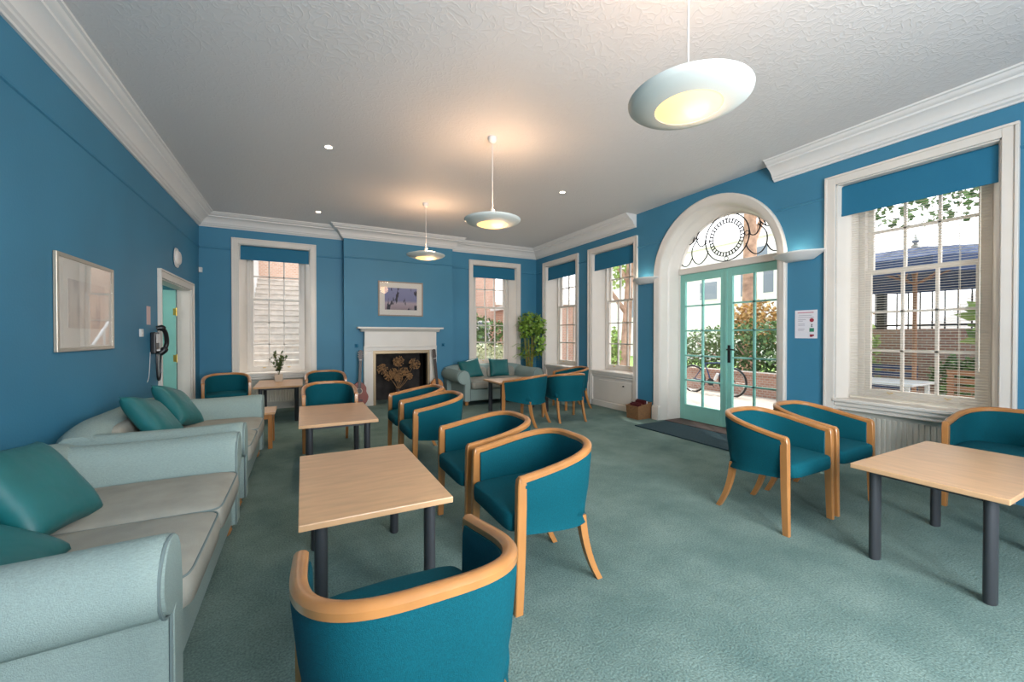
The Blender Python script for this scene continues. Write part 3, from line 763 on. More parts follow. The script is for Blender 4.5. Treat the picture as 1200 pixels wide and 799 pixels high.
for x, nm in ((.895, 'left'), (2.56, 'right')):
    q = MB(); q.box(x - .03, x + .03, YC - .012, YC, 1.08, 1.15); q.lathe([(.022, 0), (.022, -.02), (.012, -.03), (.012, -.05), (.0, -.05)], 12, (x, YC - .01, 1.115), 'y')
    o = q.build('wall_valve', M['blind'], smooth=40); tag(o, 'small blue painted fitting on the breast %s of the mantel' % nm, 'fitting', 'blue fittings beside the mantel')

# picture above the mantel: plain generic print
def framed(name, label, T, u0, u1, z0, z1, fw, mw, fm, art):
    r_ = empty(name, T((u0 + u1) / 2, 0, z0)); tag(r_, label, 'picture')
    q = MB(T); q.box(u0, u0 + fw, -.024, -.002, z0, z1).box(u1 - fw, u1, -.024, -.002, z0, z1).box(u0 + fw, u1 - fw, -.024, -.002, z0, z0 + fw).box(u0 + fw, u1 - fw, -.024, -.002, z1 - fw, z1)
    q.build('frame', fm, r_, smooth=0, bevel=.004)
    MB(T).box(u0 + fw, u1 - fw, -.012, -.004, z0 + fw, z1 - fw).build('mount', M['mount'], r_, smooth=0)
    MB(T).box(u0 + fw + mw, u1 - fw - mw, -.015, -.012, z0 + fw + mw, z1 - fw - mw).build('print', art, r_, smooth=0)
    MB(T).box(u0 + fw, u1 - fw, -.018, -.0165, z0 + fw, z1 - fw).build('glass', M['glass'], r_, smooth=0)
def art_mat(name, stops, blots, scale, axis='Z', z0=0, z1=1):
    m = mat(name, (.5, .5, .5), .6); N = m.node_tree.nodes; L = m.node_tree.links; b_ = N['Principled BSDF']
    tc = N.new('ShaderNodeTexCoord'); n = N.new('ShaderNodeTexNoise'); n.inputs['Scale'].default_value = scale; n.inputs['Detail'].default_value = 3
    mp = N.new('ShaderNodeMapping'); mp.inputs['Scale'].default_value = (1.6, 1.6, .55); L.new(tc.outputs['Object'], mp.inputs[0]); L.new(mp.outputs[0], n.inputs['Vector'])
    sp = N.new('ShaderNodeSeparateXYZ'); L.new(tc.outputs['Object'], sp.inputs[0])
    mr = N.new('ShaderNodeMapRange'); mr.inputs[1].default_value = z0; mr.inputs[2].default_value = z1; L.new(sp.outputs[axis], mr.inputs[0])
    r1 = N.new('ShaderNodeValToRGB'); L.new(mr.outputs[0], r1.inputs[0]); e = r1.color_ramp.elements
    e[0].position = stops[0][0]; e[0].color = (*stops[0][1], 1); e[1].position = stops[-1][0]; e[1].color = (*stops[-1][1], 1)
    for p_, c_ in stops[1:-1]: k = e.new(p_); k.color = (*c_, 1)
    r2 = N.new('ShaderNodeValToRGB'); L.new(n.outputs[0], r2.inputs[0]); r2.color_ramp.elements[0].position = blots[0]; r2.color_ramp.elements[1].position = blots[1]
    r2.color_ramp.elements[0].color = (0, 0, 0, 1); r2.color_ramp.elements[1].color = (1, 1, 1, 1)
    mx = N.new('ShaderNodeMix'); mx.data_type = 'RGBA'; L.new(r2.outputs[0], mx.inputs[0]); L.new(r1.outputs[0], mx.inputs[6]); mx.inputs[7].default_value = (*blots[2], 1)
    L.new(mx.outputs[2], b_.inputs['Base Color']); return m
framed('framed_print', 'framed dusky print with wide cream mount hanging above the mantel', lambda u, n, z: (u, YC + n, z), 1.28, 2.14, 1.68, 2.345, .022, .10,
       mat('taupe_frame', (.30, .24, .19), .5), art_mat('dusk_print', [(0, (.30, .22, .24)), (.3, (.42, .34, .38)), (.42, (.20, .20, .34)), (1, (.24, .25, .42))], (.56, .60, (.03, .02, .03)), 7, 'Z', .12, .55))
framed('wall_picture', 'large pale print in a champagne frame on the left wall above the sofas', TL, 3.82, 4.75, 1.187, 1.875, .028, .14,
       mat('champagne_frame', (.48, .42, .34), .35, metal=.4), art_mat('pale_print', [(0, (.60, .50, .42)), (.5, (.70, .62, .55)), (1, (.62, .56, .52))], (.52, .75, (.36, .32, .32)), 5, 'Z', .1, .6))

# ------------------------------------------------------------------ guitars
def guitar(x, y, lean, rot, body, label):
    r_ = empty('acoustic_guitar', (x, y, 0.0)); tag(r_, label, 'guitar', 'guitars leaning on the chimney breast'); r_.rotation_euler = (RD(-lean), rot, 0)
    out = []
    for a in range(0, 360, 8):
        t = RD(a); zc = .235 + .235 * sin(t) * -1
        s_ = (zc) / .47; w = .178 * (sin(pi * min(1, max(0, s_))) ** .55) * (1 - .16 * s_) * (1 - .22 * math.exp(-((s_ - .62) / .12) ** 2))
        out.append((math.copysign(w, cos(t)), zc))
    MB().prism(out, -.045, .045, 'y').build('body', body, r_, smooth=50, world=False, bevel=.004)
    MB().lathe([(.0, -.047), (.043, -.047), (.043, -.0455), (0, -.0455)], 24, (0, 0, .30), 'y').build('sound_hole', M['ebony'], r_, world=False)
    MB().lathe([(.044, -.0475), (.054, -.0475), (.054, -.0455), (.044, -.0455)], 24, (0, 0, .30), 'y', ring=True).build('rosette', M['pot'], r_, world=False)
    MB().box(-.06, .06, -.055, -.045, .125, .15).build('bridge', M['ebony'], r_, smooth=0, world=False)
    MB().box(-.026, .026, -.056, -.03, .345, .86).build('neck', M['ebony'], r_, smooth=0, world=False, bevel=.004)
    q = MB(); q.prism([(-.026, .86), (.026, .86), (.036, .90), (.033, 1.03), (.0, 1.045), (-.033, 1.03), (-.036, .90)], -.045, -.03, 'y'); h = q.build('headstock', M['ebony'], r_, smooth=0, world=False)
    q = MB()
    for z_ in (.92, .96, 1.0):
        for s_ in (-1, 1): q.tube([(s_ * .034, -.038, z_), (s_ * .052, -.038, z_)], .005, 6)
    q.build('tuning_peg', M['pale'], h, world=False)
    q = MB(); [q.tube([(k, -.058, .14), (k, -.060, .87)], .0005, 3) for k in (-.018, -.011, -.004, .004, .011, .018)]; q.build('string', M['ebony'], r_, world=False)
    MB().box(-.026, .026, -.058, -.044, .855, .864).build('nut', M['pale'], r_, smooth=0, world=False)
guitar(.895, 7.72, 6, RD(3), M['red'], 'red-brown acoustic guitar leaning left of the fireplace')
guitar(2.36, 7.66, 5, RD(-4), M['amber'], 'amber acoustic guitar leaning against the right of the fireplace')

# ------------------------------------------------------------------ lights in the room
M['lampw'] = mat('lamp_white', (.62, .65, .62), .45)
M['bowl'] = mat('lit_glass', (.9, .6, .25), .4, emit=((1.0, .62, .24), 1.45))
def pendant(x, y, z_, label, pw):
    r_ = empty('pendant_lamp', (x, y, z_)); tag(r_, label, 'lamp', 'white saucer pendant lamps')
    q = MB(); q.lathe([(.155, -.032), (.20, -.026), (.262, -.006), (.283, .010), (.285, .018), (.262, .022), (.19, .045), (.10, .060), (.06, .064), (.06, .058), (.10, .053), (.19, .036), (.26, .014), (.20, -.014), (.155, -.022)], 48, (x, y, z_))
    q.f = [f for f in q.f if len(f) < 20]; n = 48
    q.f += [(14 * n + j, 14 * n + (j + 1) % n, (j + 1) % n, j) for j in range(n)]
    q.build('shade', M['lampw'], r_, smooth=50)
    MB().lathe([(.0, -.052), (.06, -.050), (.12, -.042), (.158, -.028), (.158, -.022), (.12, -.034), (.06, -.041), (0, -.043)], 40, (x, y, z_)).build('diffuser', M['bowl'], r_)
    MB().tube([(x, y, z_ + .06), (x, y, ZT - .03)], .0045, 6).build('cord', M['pale'], r_)
    MB().lathe([(.0, 0), (.045, 0), (.048, -.02), (.040, -.045), (.02, -.062), (.0, -.064)], 20, (x, y, ZT)).build('ceiling_rose', M['pale'], r_)
    MB().lathe([(.0, .05), (.02, .05), (.02, .12), (.008, .13), (0, .13)], 14, (x, y, z_)).build('lamp_holder', M['pale'], r_)
    for dz, p_ in ((.085, pw), (-.10, pw * .12)):
        l = bpy.data.lights.new('bulb', 'POINT'); l.energy = p_; l.color = (1, .62, .36); l.shadow_soft_size = .09
        o_ = bpy.data.objects.new('bulb', l); C.objects.link(o_); o_.parent = r_; o_.location = (.07, 0, dz)
pendant(1.69, 1.37, 2.45, 'white saucer pendant lamp nearest the camera, top of the picture', 20)
pendant(1.708, 3.709, 2.45, 'white saucer pendant lamp in the middle of the row', 25)
pendant(1.661, 6.002, 2.50, 'white saucer pendant lamp nearest the fireplace', 25)
for (x, y, lb) in ((.257, 4.692, 'small recessed ceiling spotlight on the left, nearer the camera'), (.24, 7.213, 'small recessed ceiling spotlight by the left back window'), (3.217, 4.664, 'small recessed ceiling spotlight right of the middle pendant')):
    r_ = empty('downlight', (x, y, ZT)); tag(r_, lb, 'ceiling light', 'recessed ceiling spotlights')
    MB().lathe([(.036, -.006), (.05, -.006), (.052, 0), (.036, 0)], 24, (x, y, ZT), ring=True).build('bezel', M['pale'], r_)
    MB().lathe([(0, -.005), (.035, -.004), (.035, -.001), (0, -.001)], 20, (x, y, ZT)).build('lens', mat('lit_lens', (1, .8, .6), .5, emit=((1, .80, .55), 14)), r_)
    l = bpy.data.lights.new('spot', 'SPOT'); l.energy = 45; l.color = (1, .78, .55); l.spot_size = RD(95); l.spot_blend = .8; l.shadow_soft_size = .04
    o_ = bpy.data.objects.new('spot', l); C.objects.link(o_); o_.parent = r_; o_.location = (0, 0, -.03)
def uplighter(y, label):
    r_ = empty('wall_uplighter', (XR, y, 2.14)); tag(r_, label, 'wall light', 'plaster wall uplighters by the arch')
    top = [(0, -.26), (-.03, -.27), (-.17, -.10), (-.19, 0), (-.17, .10), (-.03, .27), (0, .26)]
    def rg(k, z_): return [(XR + a * k - .001, y + b_ * k, z_) for a, b_ in top]
    q = MB(); q.loft([rg(.45, 2.125), rg(.55, 2.13), rg(1.0, 2.205), rg(1.0, 2.217), rg(.95, 2.217), rg(.5, 2.145)]); q.build('bowl', M['cornice'], r_, smooth=30)
    MB().sell((XR - .07, y, 2.175), .02, .07, .02, 1, 1, 12, 8).build('bulb', M['pale'], r_)
    l = bpy.data.lights.new('bulb', 'POINT'); l.energy = 1.6; l.color = (1, .80, .58); l.shadow_soft_size = .03
    o_ = bpy.data.objects.new('bulb_light', l); C.objects.link(o_); o_.parent = r_; o_.location = (-.10, 0, .06)
uplighter(2.50, 'white wall uplighter right of the arched doors'); uplighter(4.74, 'white wall uplighter left of the arched doors')
# emergency light, alarm sensor, phone, switch, notices
bl = empty('bulkhead_light', TL(6.82, 0, 2.33)); tag(bl, 'oval white bulkhead light above the side door', 'wall light')
q = MB(TL); q.sell((6.82, -.01, 2.335), .135, .012, .13, .7, 1, 32, 8); q.build('backplate', M['pale'], bl)
MB(TL).sell((6.82, -.02, 2.335), .115, .035, .095, .8, .8, 28, 12).build('lens', mat('frosted_lens', (.8, .76, .72), .3), bl)
o = MB().box(XL + .005, XL + .05, YB - .05, YB - .002, 2.33, 2.41).box(XL + .01, XL + .045, YB - .058, YB - .05, 2.345, 2.37).build('alarm_sensor', M['pale'], smooth=0, bevel=.004); tag(o, 'small white alarm sensor high in the left back corner', 'sensor')
o = MB(TL).box(5.43, 5.50, -.02, -.001, 1.29, 1.37).box(5.452, 5.478, -.026, -.02, 1.315, 1.345).build('light_switch', M['pale'], smooth=0, bevel=.003); tag(o, 'white socket plate on the left wall beside the phone', 'switch')
o = MB(TL).box(5.66, 5.78, -.004, -.001, 1.42, 1.62).build('notice', mat('pink_paper', (.70, .52, .50), .7), smooth=0); tag(o, 'small pinkish notice on the left wall above the phone', 'notice')
ph = empty('wall_telephone', TL(5.83, 0, 1.05)); tag(ph, 'black and white wall telephone with hanging cord beside the side door', 'telephone')
MB(TL).box(5.76, 5.90, -.05, -.001, 1.10, 1.34).build('base', M['black'], ph, smooth=0, bevel=.012)
MB(TL).box(5.78, 5.88, -.06, -.05, 1.22, 1.32).build('keypad', M['pale'], ph, smooth=0, bevel=.004)
MB(TL).box(5.80, 5.90, -.075, -.05, 1.13, 1.15).build('cradle', M['pale'], ph, smooth=0)
q = MB(TL); q.tube(spline([(5.76, -.06, 1.38), (5.78, -.10, 1.385), (5.83, -.12, 1.33), (5.87, -.12, 1.22), (5.86, -.10, 1.14), (5.84, -.06, 1.10)], 5), [.028] * 4 + [.034] * 3 + [.022] * 12 + [.034] * 7, 10); q.build('handset', M['black'], ph)
q = MB(TL); q.tube(spline([(5.80, -.05, 1.10), (5.80, -.05, .98), (5.82, -.05, .84), (5.87, -.05, .80), (5.92, -.05, .85), (5.93, -.05, 1.0), (5.91, -.06, 1.14)], 8), .010, 8); q.build('cord', M['black'], ph)
q = MB(TL); q.tube(spline([(5.76, -.004, 1.12), (5.74, -.004, .98), (5.71, -.004, .86), (5.66, -.004, .80)], 6), .003, 5); q.build('wire', M['pale'], ph)
# poster
po = empty('notice_poster', TR(2.43, 0, 1.27)); tag(po, 'white printed notice between the arched doors and the big window', 'poster')
MB(TR).box(2.32, 2.54, -.004, -.001, 1.272, 1.58).build('sheet', M['paper'], po, smooth=0)
q = MB(TR)
def bar(q, ua, ub, z0, z1): q.box(2.54 - ub * .22, 2.54 - ua * .22, -.006, -.004, 1.58 - z1 * .308, 1.58 - z0 * .308)
q = MB(TR); bar(q, .12, .84, .075, .105); q.build('heading', mat('pink_ink', (.55, .20, .25), .7), po, smooth=0)
q = MB(TR)
for a_, b_, z_ in ((.18, .75, .18), (.15, .85, .25), (.15, .5, .33), (.15, .36, .38), (.15, .45, .48), (.15, .45, .53), (.15, .45, .66), (.15, .40, .71)): bar(q, a_, b_, z_, z_ + .014)
q.build('text_line', mat('grey_ink', (.32, .30, .36), .7), po, smooth=0)
q = MB(TR); q.lathe([(0, -.0065), (.021, -.0065), (.021, -.004), (0, -.004)], 20, (2.54 - .76 * .22, 0, 1.58 - .36 * .308), 'y'); bar(q, .68, .86, .86, .92); bar(q, .68, .80, .92, .95); q.build('red_symbol', mat('red_ink', (.30, .02, .04), .6), po)
q = MB(TR); bar(q, .66, .86, .64, .77); q.build('green_symbol', mat('green_ink', (.02, .22, .12), .6), po, smooth=0)
q = MB(TR); bar(q, .74, .77, .50, .59); bar(q, .73, .80, .50, .52); bar(q, .72, .80, .575, .59); q.build('black_symbol', M['black'], po, smooth=0)

# ------------------------------------------------------------------ mat, basket, plants
q = MB(); q.add([(4.10, 2.72, .001), (4.10, 4.42, .001), (5.1, 4.42, .001), (5.1, 2.72, .001), (4.10, 2.72, .012), (4.10, 4.42, .012), (5.1, 4.42, .012), (5.1, 2.72, .012)], [(0, 1, 2, 3), (7, 6, 5, 4), (0, 4, 5, 1), (1, 5, 6, 2), (2, 6, 7, 3), (3, 7, 4, 0)])
q = MB(); q.box(4.25, 4.85, 2.66, 4.33, .001, .014).box(4.85, 4.91, 2.76, 4.33, .001, .014); mo = q.build('door_mat', M['mat'], smooth=0); tag(mo, 'dark blue-grey entrance mat in front of the arched doors', 'mat')
bk = empty('magazine_basket', (4.72, 4.70, 0)); tag(bk, 'square wicker basket of magazines on the floor left of the arch', 'basket')
q = MB(); x0, x1, y0, y1 = 4.58, 4.87, 4.60, 4.86
def rr(k, z_, tp=0): c = ((x0 + x1) / 2, (y0 + y1) / 2); return [(c[0] + (x - c[0]) * k, c[1] + (y - c[1]) * k, z_ + (tp if x > c[0] else 0)) for x, y in ((x0, y0), (x1, y0), (x1, y1), (x0, y1))]
q.loft([rr(.93, 0), rr(1, .19, .05), rr(.93, .19, .05), rr(.88, .02)]); q.build('basket_body', M['wicker'], bk, smooth=0)
q = MB(); q.tube([Vector(p) for p in rr(.99, .195, .05)], .010, 6, loop=True); q.tube([((x0 + x1) / 2, y0, .215), ((x0 + x1) / 2, y1, .215)], .009, 6); q.build('rim', M['wicker'], bk)
for k, (xa, h) in enumerate(((4.64, .235), (4.665, .25), (4.75, .27), (4.775, .285), (4.80, .265))):
    o = MB().box(xa, xa + .012, 4.63, 4.83, .03, h).build('magazine', M['redcloth'] if k < 4 else M['paper'], smooth=0)
    tag(o, ['dark red folder in the wicker basket, lowest one at the room side', 'dark red folder in the wicker basket, just behind the lowest front one', 'dark red folder in the wicker basket, just wallward of the centre bar', 'dark red folder in the wicker basket, tallest one near the wall', 'pale magazine at the wall side of the wicker basket'][k], 'magazine', 'folders in the wicker basket' if k < 4 else None)

def leaf_cloud(q, c, rad, n, size, rng, shape=None):
    for _ in range(n):
        while True:
            p = Vector((rng.uniform(-1, 1), rng.uniform(-1, 1), rng.uniform(-1, 1)))
            if p.length <= 1: break
        p = Vector((p.x * rad[0], p.y * rad[1], p.z * rad[2])) + Vector(c)
        d = Vector((rng.gauss(0, 1), rng.gauss(0, 1), rng.gauss(0, .7))).normalized(); e = d.cross(Vector((rng.gauss(0, 1), rng.gauss(0, 1), rng.gauss(0, 1)))).normalized()
        s_ = size * rng.uniform(.6, 1.3); w = s_ * .38
        q.add([tuple(p), tuple(p + d * s_ * .45 + e * w), tuple(p + d * s_), tuple(p + d * s_ * .45 - e * w)], [(0, 1, 2, 3)])
rg = random.Random(3)
pt = empty('potted_plant', (-.34, 7.62, .55)); tag(pt, 'small leafy plant in a square pale pot on the table under the left window', 'potted plant')
q = MB(); q.loft([[(-.34 + a * k, 7.62 + b_ * k, z_) for a, b_ in ((-1, -1), (1, -1), (1, 1), (-1, 1))] for k, z_ in ((.05, .552), (.062, .67), (.055, .67), (.05, .64))]); q.build('pot', M['pot'], pt, smooth=0)
q = MB(); q2 = MB()
for k in range(9):
    a = 2 * pi * k / 9 + rg.uniform(-.2, .2); rr_ = rg.uniform(.05, .16); h = rg.uniform(.24, .40)
    pts = spline([(-.34, 7.62, .64), (-.34 + .3 * rr_ * cos(a), 7.62 + .3 * rr_ * sin(a), .64 + h * .45), (-.34 + rr_ * cos(a), 7.62 + rr_ * sin(a), .64 + h)], 6); q.tube(pts, .0025, 4)
    for j, p in enumerate(pts[4:]):
        for s_ in range(3):
            d = Vector((rg.gauss(0, 1), rg.gauss(0, 1), rg.gauss(.6, .5))).normalized(); e = d.cross(Vector((0, 0, 1))).normalized(); l = rg.uniform(.04, .075)
            q2.add([p, tuple(Vector(p) + d * l * .5 + e * l * .3), tuple(Vector(p) + d * l), tuple(Vector(p) + d * l * .5 - e * l * .3)], [(0, 1, 2, 3)])
q.build('stem', M['leaf2'], pt); q2.build('foliage', M['leaf2'], pt, smooth=0)
# palm in the corner
pm = empty('potted_palm', (4.52, 7.80, 0)); tag(pm, 'tall bushy green palm in the back right corner behind the sofa', 'potted plant')
MB().lathe([(.12, 0), (.155, .26), (.165, .28), (.15, .28), (.14, .24), (0, .24)], 24, (4.52, 7.80, 0)).build('pot', M['pot'], pm)
q = MB(); q2 = MB()
for k in range(9):
    a = 2 * pi * k / 9; x, y = 4.50 + .05 * cos(a), 7.80 + .05 * sin(a); h = rg.uniform(1.1, 1.55)
    tip = (4.50 + .13 * cos(a), 7.80 + .10 * sin(a), h)
    q.tube([(x, y, .24), (4.5 + .08 * cos(a), 7.8 + .07 * sin(a), .8), tip], [.013, .011, .007], 7)
    for f in range(4):
        b_ = rg.uniform(0, 2 * pi); ln = rg.uniform(.16, .30); up = rg.uniform(.05, .32); z0 = rg.uniform(h - .65, h)
        base_ = Vector((tip[0], tip[1], z0)); m1 = base_ + Vector((cos(b_) * ln * .5, sin(b_) * ln * .35, up)); e1 = base_ + Vector((cos(b_) * ln, sin(b_) * ln * .7, up * .6))
        fr_ = spline([tuple(base_), tuple(m1), tuple(e1)], 5); q2.tube(fr_, .0018, 3)
        for j in range(2, len(fr_)):
            for s_ in (-1, 1):
                p = Vector(fr_[j]); side = Vector((-sin(b_), cos(b_), 0)) * s_; d = (side + Vector((cos(b_), sin(b_), -.3)) * .6).normalized(); l = .11; e = Vector((0, 0, 1)).cross(d).normalized() * .012
                q2.add([tuple(p), tuple(p + d * l * .5 + e), tuple(p + d * l), tuple(p + d * l * .5 - e)], [(0, 1, 2, 3)])
for (cx, cy, cz, ra, rb_, n_) in ((4.50, 7.76, 1.60, .27, .22, 330), (4.68, 7.72, 1.42, .2, .3, 200), (4.36, 7.74, 1.42, .15, .2, 120), (4.66, 7.74, 1.0, .16, .22, 90), (4.38, 7.8, .95, .1, .12, 30)):
    leaf_cloud(q2, (cx, cy, cz), (ra, ra * .9, rb_), n_, .085, rg)
q2.v = [(min(p[0], XR - .02), min(p[1], YB - .02), p[2]) for p in q2.v]
q.build('cane', M['cane'], pm); q2.build('foliage', mat('palm_leaf', (.20, .34, .05), .5, noise=(8, .45, 2)), pm, smooth=0)

# ------------------------------------------------------------------ outside
GZ = -.15
M['paving'] = brick('patio_paving', (.55, .46, .38), (.62, .52, .44), (.42, .38, .33), 2.2, 'xy')
M['brickr'] = brick('red_brick', (.42, .20, .14), (.52, .27, .19), (.50, .43, .37), 4.4, 'xz')
M['brickx'] = brick('red_brick_side', (.36, .18, .13), (.46, .25, .18), (.46, .40, .35), 4.4, 'yz')
M['brickp'] = brick('pale_pink_brick', (.62, .38, .31), (.72, .48, .40), (.72, .62, .55), 4.4, 'yz')
M['brickb'] = brick('orange_brick', (.58, .33, .22), (.68, .42, .30), (.66, .56, .48), 4.4, 'xz')
M['render'] = mat('white_render', (.78, .77, .76), .8)
M['stone'] = mat('pale_stone', (.60, .52, .45), .85, noise=(6, .15, 4))
M['grass'] = mat('grass', (.22, .36, .08), .95, noise=(12, .35, 4), bump=(60, .8))
M['hedge'] = mat('hedge_leaf', (.10, .17, .05), .7, noise=(3, .45, 3))
M['copper'] = mat('copper_leaf', (.50, .30, .10), .7, noise=(5, .5, 3))
M['bright'] = mat('fresh_leaf', (.34, .48, .12), .6, noise=(3, .3, 3))
M['paleb'] = mat('pale_blossom', (.62, .62, .42), .7, noise=(9, .25, 3))
M['dglass'] = mat('dark_pane', (.20, .24, .30), .15)
st(MB().box(-14, XR + .36, YB + .36, 40, GZ - .1, GZ).box(XR + .36, 45, -14, 40, GZ - .1, GZ).build('floor_patio', M['paving']))
o = MB().box(10.6, 20.8, 9.6, 26, GZ, GZ + .02).build('lawn', M['grass'], smooth=0); tag(o, 'sunlit lawn beyond the patio seen through the right windows', 'lawn', kind='stuff')

# stair outside the left window
sr = empty('outdoor_staircase', (-.4, 10.2, GZ)); tag(sr, 'pale stone outdoor staircase rising away behind the left window', 'staircase')
q = MB()
for k in range(19): q.box(-1.25, .62, 10.2 + k * .27, 15.6, GZ + k * .172, GZ + (k + 1) * .172); q.box(-1.25, .62, 10.17 + k * .27, 10.3 + k * .27, GZ + (k + 1) * .172 - .04, GZ + (k + 1) * .172 + .002)
q.build('steps', M['stone'], sr, smooth=0)
q = MB(); q.prism([(9.9, GZ), (9.9, .95), (10.2, 1.0), (15.6, 4.45), (15.6, GZ)], -1.43, -1.25, 'x'); q.build('parapet', M['render'], sr, smooth=0)
q = MB()
for k in range(7): q.tube([(-1.34, 10.2 + k * .85, 1.0 + k * .54), (-1.34, 10.2 + k * .85, 1.75 + k * .54)], .02, 6)
q.tube([(-1.34, 9.9, 1.55), (-1.34, 15.6, 5.2)], .028, 8); q.build('handrail', M['render'], sr)
q = MB(); q.tube([(.70, 10.2, .75), (.70, 15.3, 4.0)], .025, 8)
for k in range(6): q.tube([(.70, 10.3 + k, GZ + k * .6), (.70, 10.3 + k, .8 + k * .64)], .018, 6)
q.build('side_rail', M['render'], sr)
def building(name, label, x0, x1, y0, y1, z1, wm, wins, axis, cat='building', rf=True):
    r_ = empty(name, ((x0 + x1) / 2, (y0 + y1) / 2, GZ)); tag(r_, label, cat)
    MB().box(x0, x1, y0, y1, GZ, z1).build('walls', wm, r_, smooth=0)
    if rf: MB().box(x0 - .15, x1 + .15, y0 - .15, y1 + .15, z1, z1 + .15).build('roof_edge', M['render'], r_, smooth=0)
    for (a, b_, c, d) in wins:
        f = MB(); g = MB()
        if axis == 'y': f.box(a - .06, b_ + .06, y0 - .03, y0 + .05, c - .06, d + .06); g.box(a, b_, y0 - .045, y0 - .03, c, d)
        else: f.box(x0 - .03, x0 + .05, a - .06, b_ + .06, c - .06, d + .06); g.box(x0 - .045, x0 - .03, a, b_, c, d)
        fo = f.build('window', M['render'], r_, smooth=0); g.build('pane', M['dglass'], fo, smooth=0)
    return r_
building('brick_building', 'orange brick building behind the outdoor staircase', -6, 3.2, 15.7, 20, 9, M['brickb'], [(-.35, .15, 4.9, 6.1)], 'y')
building('brick_wing', 'red brick building wing seen through the window right of the fireplace', 4.6, 7.75, 16.5, 22, 8.5, M['brickr'], [(6.9, 7.4, .7, 1.9)], 'y')
building('garden_outbuilding', 'low brick outbuilding beside the taller brick wing, under open sky', 8.1, 10.4, 17.4, 20, 2.75, M['brickr'], [], 'y')
building('brick_outhouse', 'pink brick outbuilding seen through the narrow window by the palm', 7.3, 9.2, 11.4, 15.6, 2.35, M['brickr'], [], 'y')
building('white_building', 'white rendered building with grey windows beyond the hedge', 21, 27, 10.5, 25.0, 6.4, M['render'], [(15.0, 16.1, 3.4, 4.4), (12.9, 13.6, 3.4, 4.6), (11.9, 12.4, 3.5, 4.6), (17.2, 18.0, 3.3, 4.3), (12.2, 13.4, 5.2, 5.9), (21.4, 22.4, 2.6, 3.8)], 'x')

def shrub(name, label, c, rad, n, size, m_, cat='shrub', stem=True, group=None, seed=1):
    r_ = empty(name, (c[0], c[1], GZ)); tag(r_, label, cat, group)
    q = MB(); leaf_cloud(q, (c[0], c[1], c[2]), rad, n, size, random.Random(seed)); q.build('foliage', m_, r_, smooth=0)
    if stem:
        q = MB(); rs = random.Random(seed + 50)
        for k in range(5): q.tube([(c[0] + rs.uniform(-.1, .1), c[1] + rs.uniform(-.1, .1), GZ), (c[0] + rs.uniform(-.6, .6) * rad[0], c[1] + rs.uniform(-.6, .6) * rad[1], c[2] + rad[2] * .3)], .02, 5)
        q.build('stem', M['bark'], r_)
    return r_
shrub('flowering_bush', 'pale flowering bush just outside the window behind the back sofa', (4.3, 9.7, .45), (1.1, .5, .66), 2600, .10, M['paleb'], seed=2)
shrub('dark_bush', 'dark green bush against the brick wing', (5.2, 12.6, .9), (1.6, .6, 1.15), 1900, .15, M['hedge'], seed=3)
def tree(label, x, y, h, r0, crown, n, size, m_, lean=0, seed=1, branches=4):
    r_ = empty('tree', (x, y, GZ)); tag(r_, label, 'tree'); rs = random.Random(seed)
    q = MB(); q.tube(spline([(x, y, GZ), (x + lean * .3, y, h * .35), (x + lean, y + .1, h)], 5), [r0 * (1 - .5 * i / 10) for i in range(11)], 12)
    for k in range(branches):
        z0 = h * rs.uniform(.35, .8); a = rs.uniform(0, 2 * pi); l = rs.uniform(1, 2)
        q.tube([(x + lean * z0 / h, y, z0), (x + cos(a) * l * .5, y + sin(a) * l * .5, z0 + l * .7), (x + cos(a) * l, y + sin(a) * l, z0 + l * 1.6)], [r0 * .45, r0 * .3, r0 * .15], 8)
    q.build('trunk', M['bark'], r_)
    q = MB()
    for (cx, cy, cz2, ra, rb_) in crown: leaf_cloud(q, (x + cx, y + cy, cz2), (ra, ra, rb_), n // len(crown), size, rs)
    q.build('foliage', m_, r_, smooth=0); return r_
tree('pale forked tree standing outside the window left of the arch', 9.7, 10.4, 5.5, .20, [(0, .8, 5.4, 1.3, 1.3), (-.5, .3, 4.2, .8, .7), (.6, .9, 3.6, .7, .6)], 1500, .14, M['bright'], .5, 5, 6)
tree('tall reddish tree trunk behind the hedge, left of the door handle line', 12.9, 8.1, 9, .27, [(0, .6, 8.5, 1.2, 1.4), (-.4, .5, 6.4, .9, .8)], 1400, .16, M['bright'], .2, 6, 3)
tree('tall reddish tree trunk behind the hedge in the right door leaf', 12.8, 6.3, 9, .22, [(0, -.8, 8.2, 1.2, 1.4), (-.5, -.6, 6.0, 1.0, .6)], 1400, .16, M['bright'], -.2, 8, 3)
tree('tree overhanging the parasol with hanging leaf sprays', 9.9, 1.2, 4.6, .14, [(-2.7, .9, 3.16, .8, .42), (-2.6, .7, 3.7, .9, .3), (0, 0, 5.3, 1.8, 1.0)], 1900, .085, M['leaf'], .0, 9, 3)
shrub('conifer', 'slim bright green conifer outside the window left of the arch', (8.6, 9.62, .72), (.17, .17, .86), 900, .10, M['bright'], cat='shrub', seed=11)
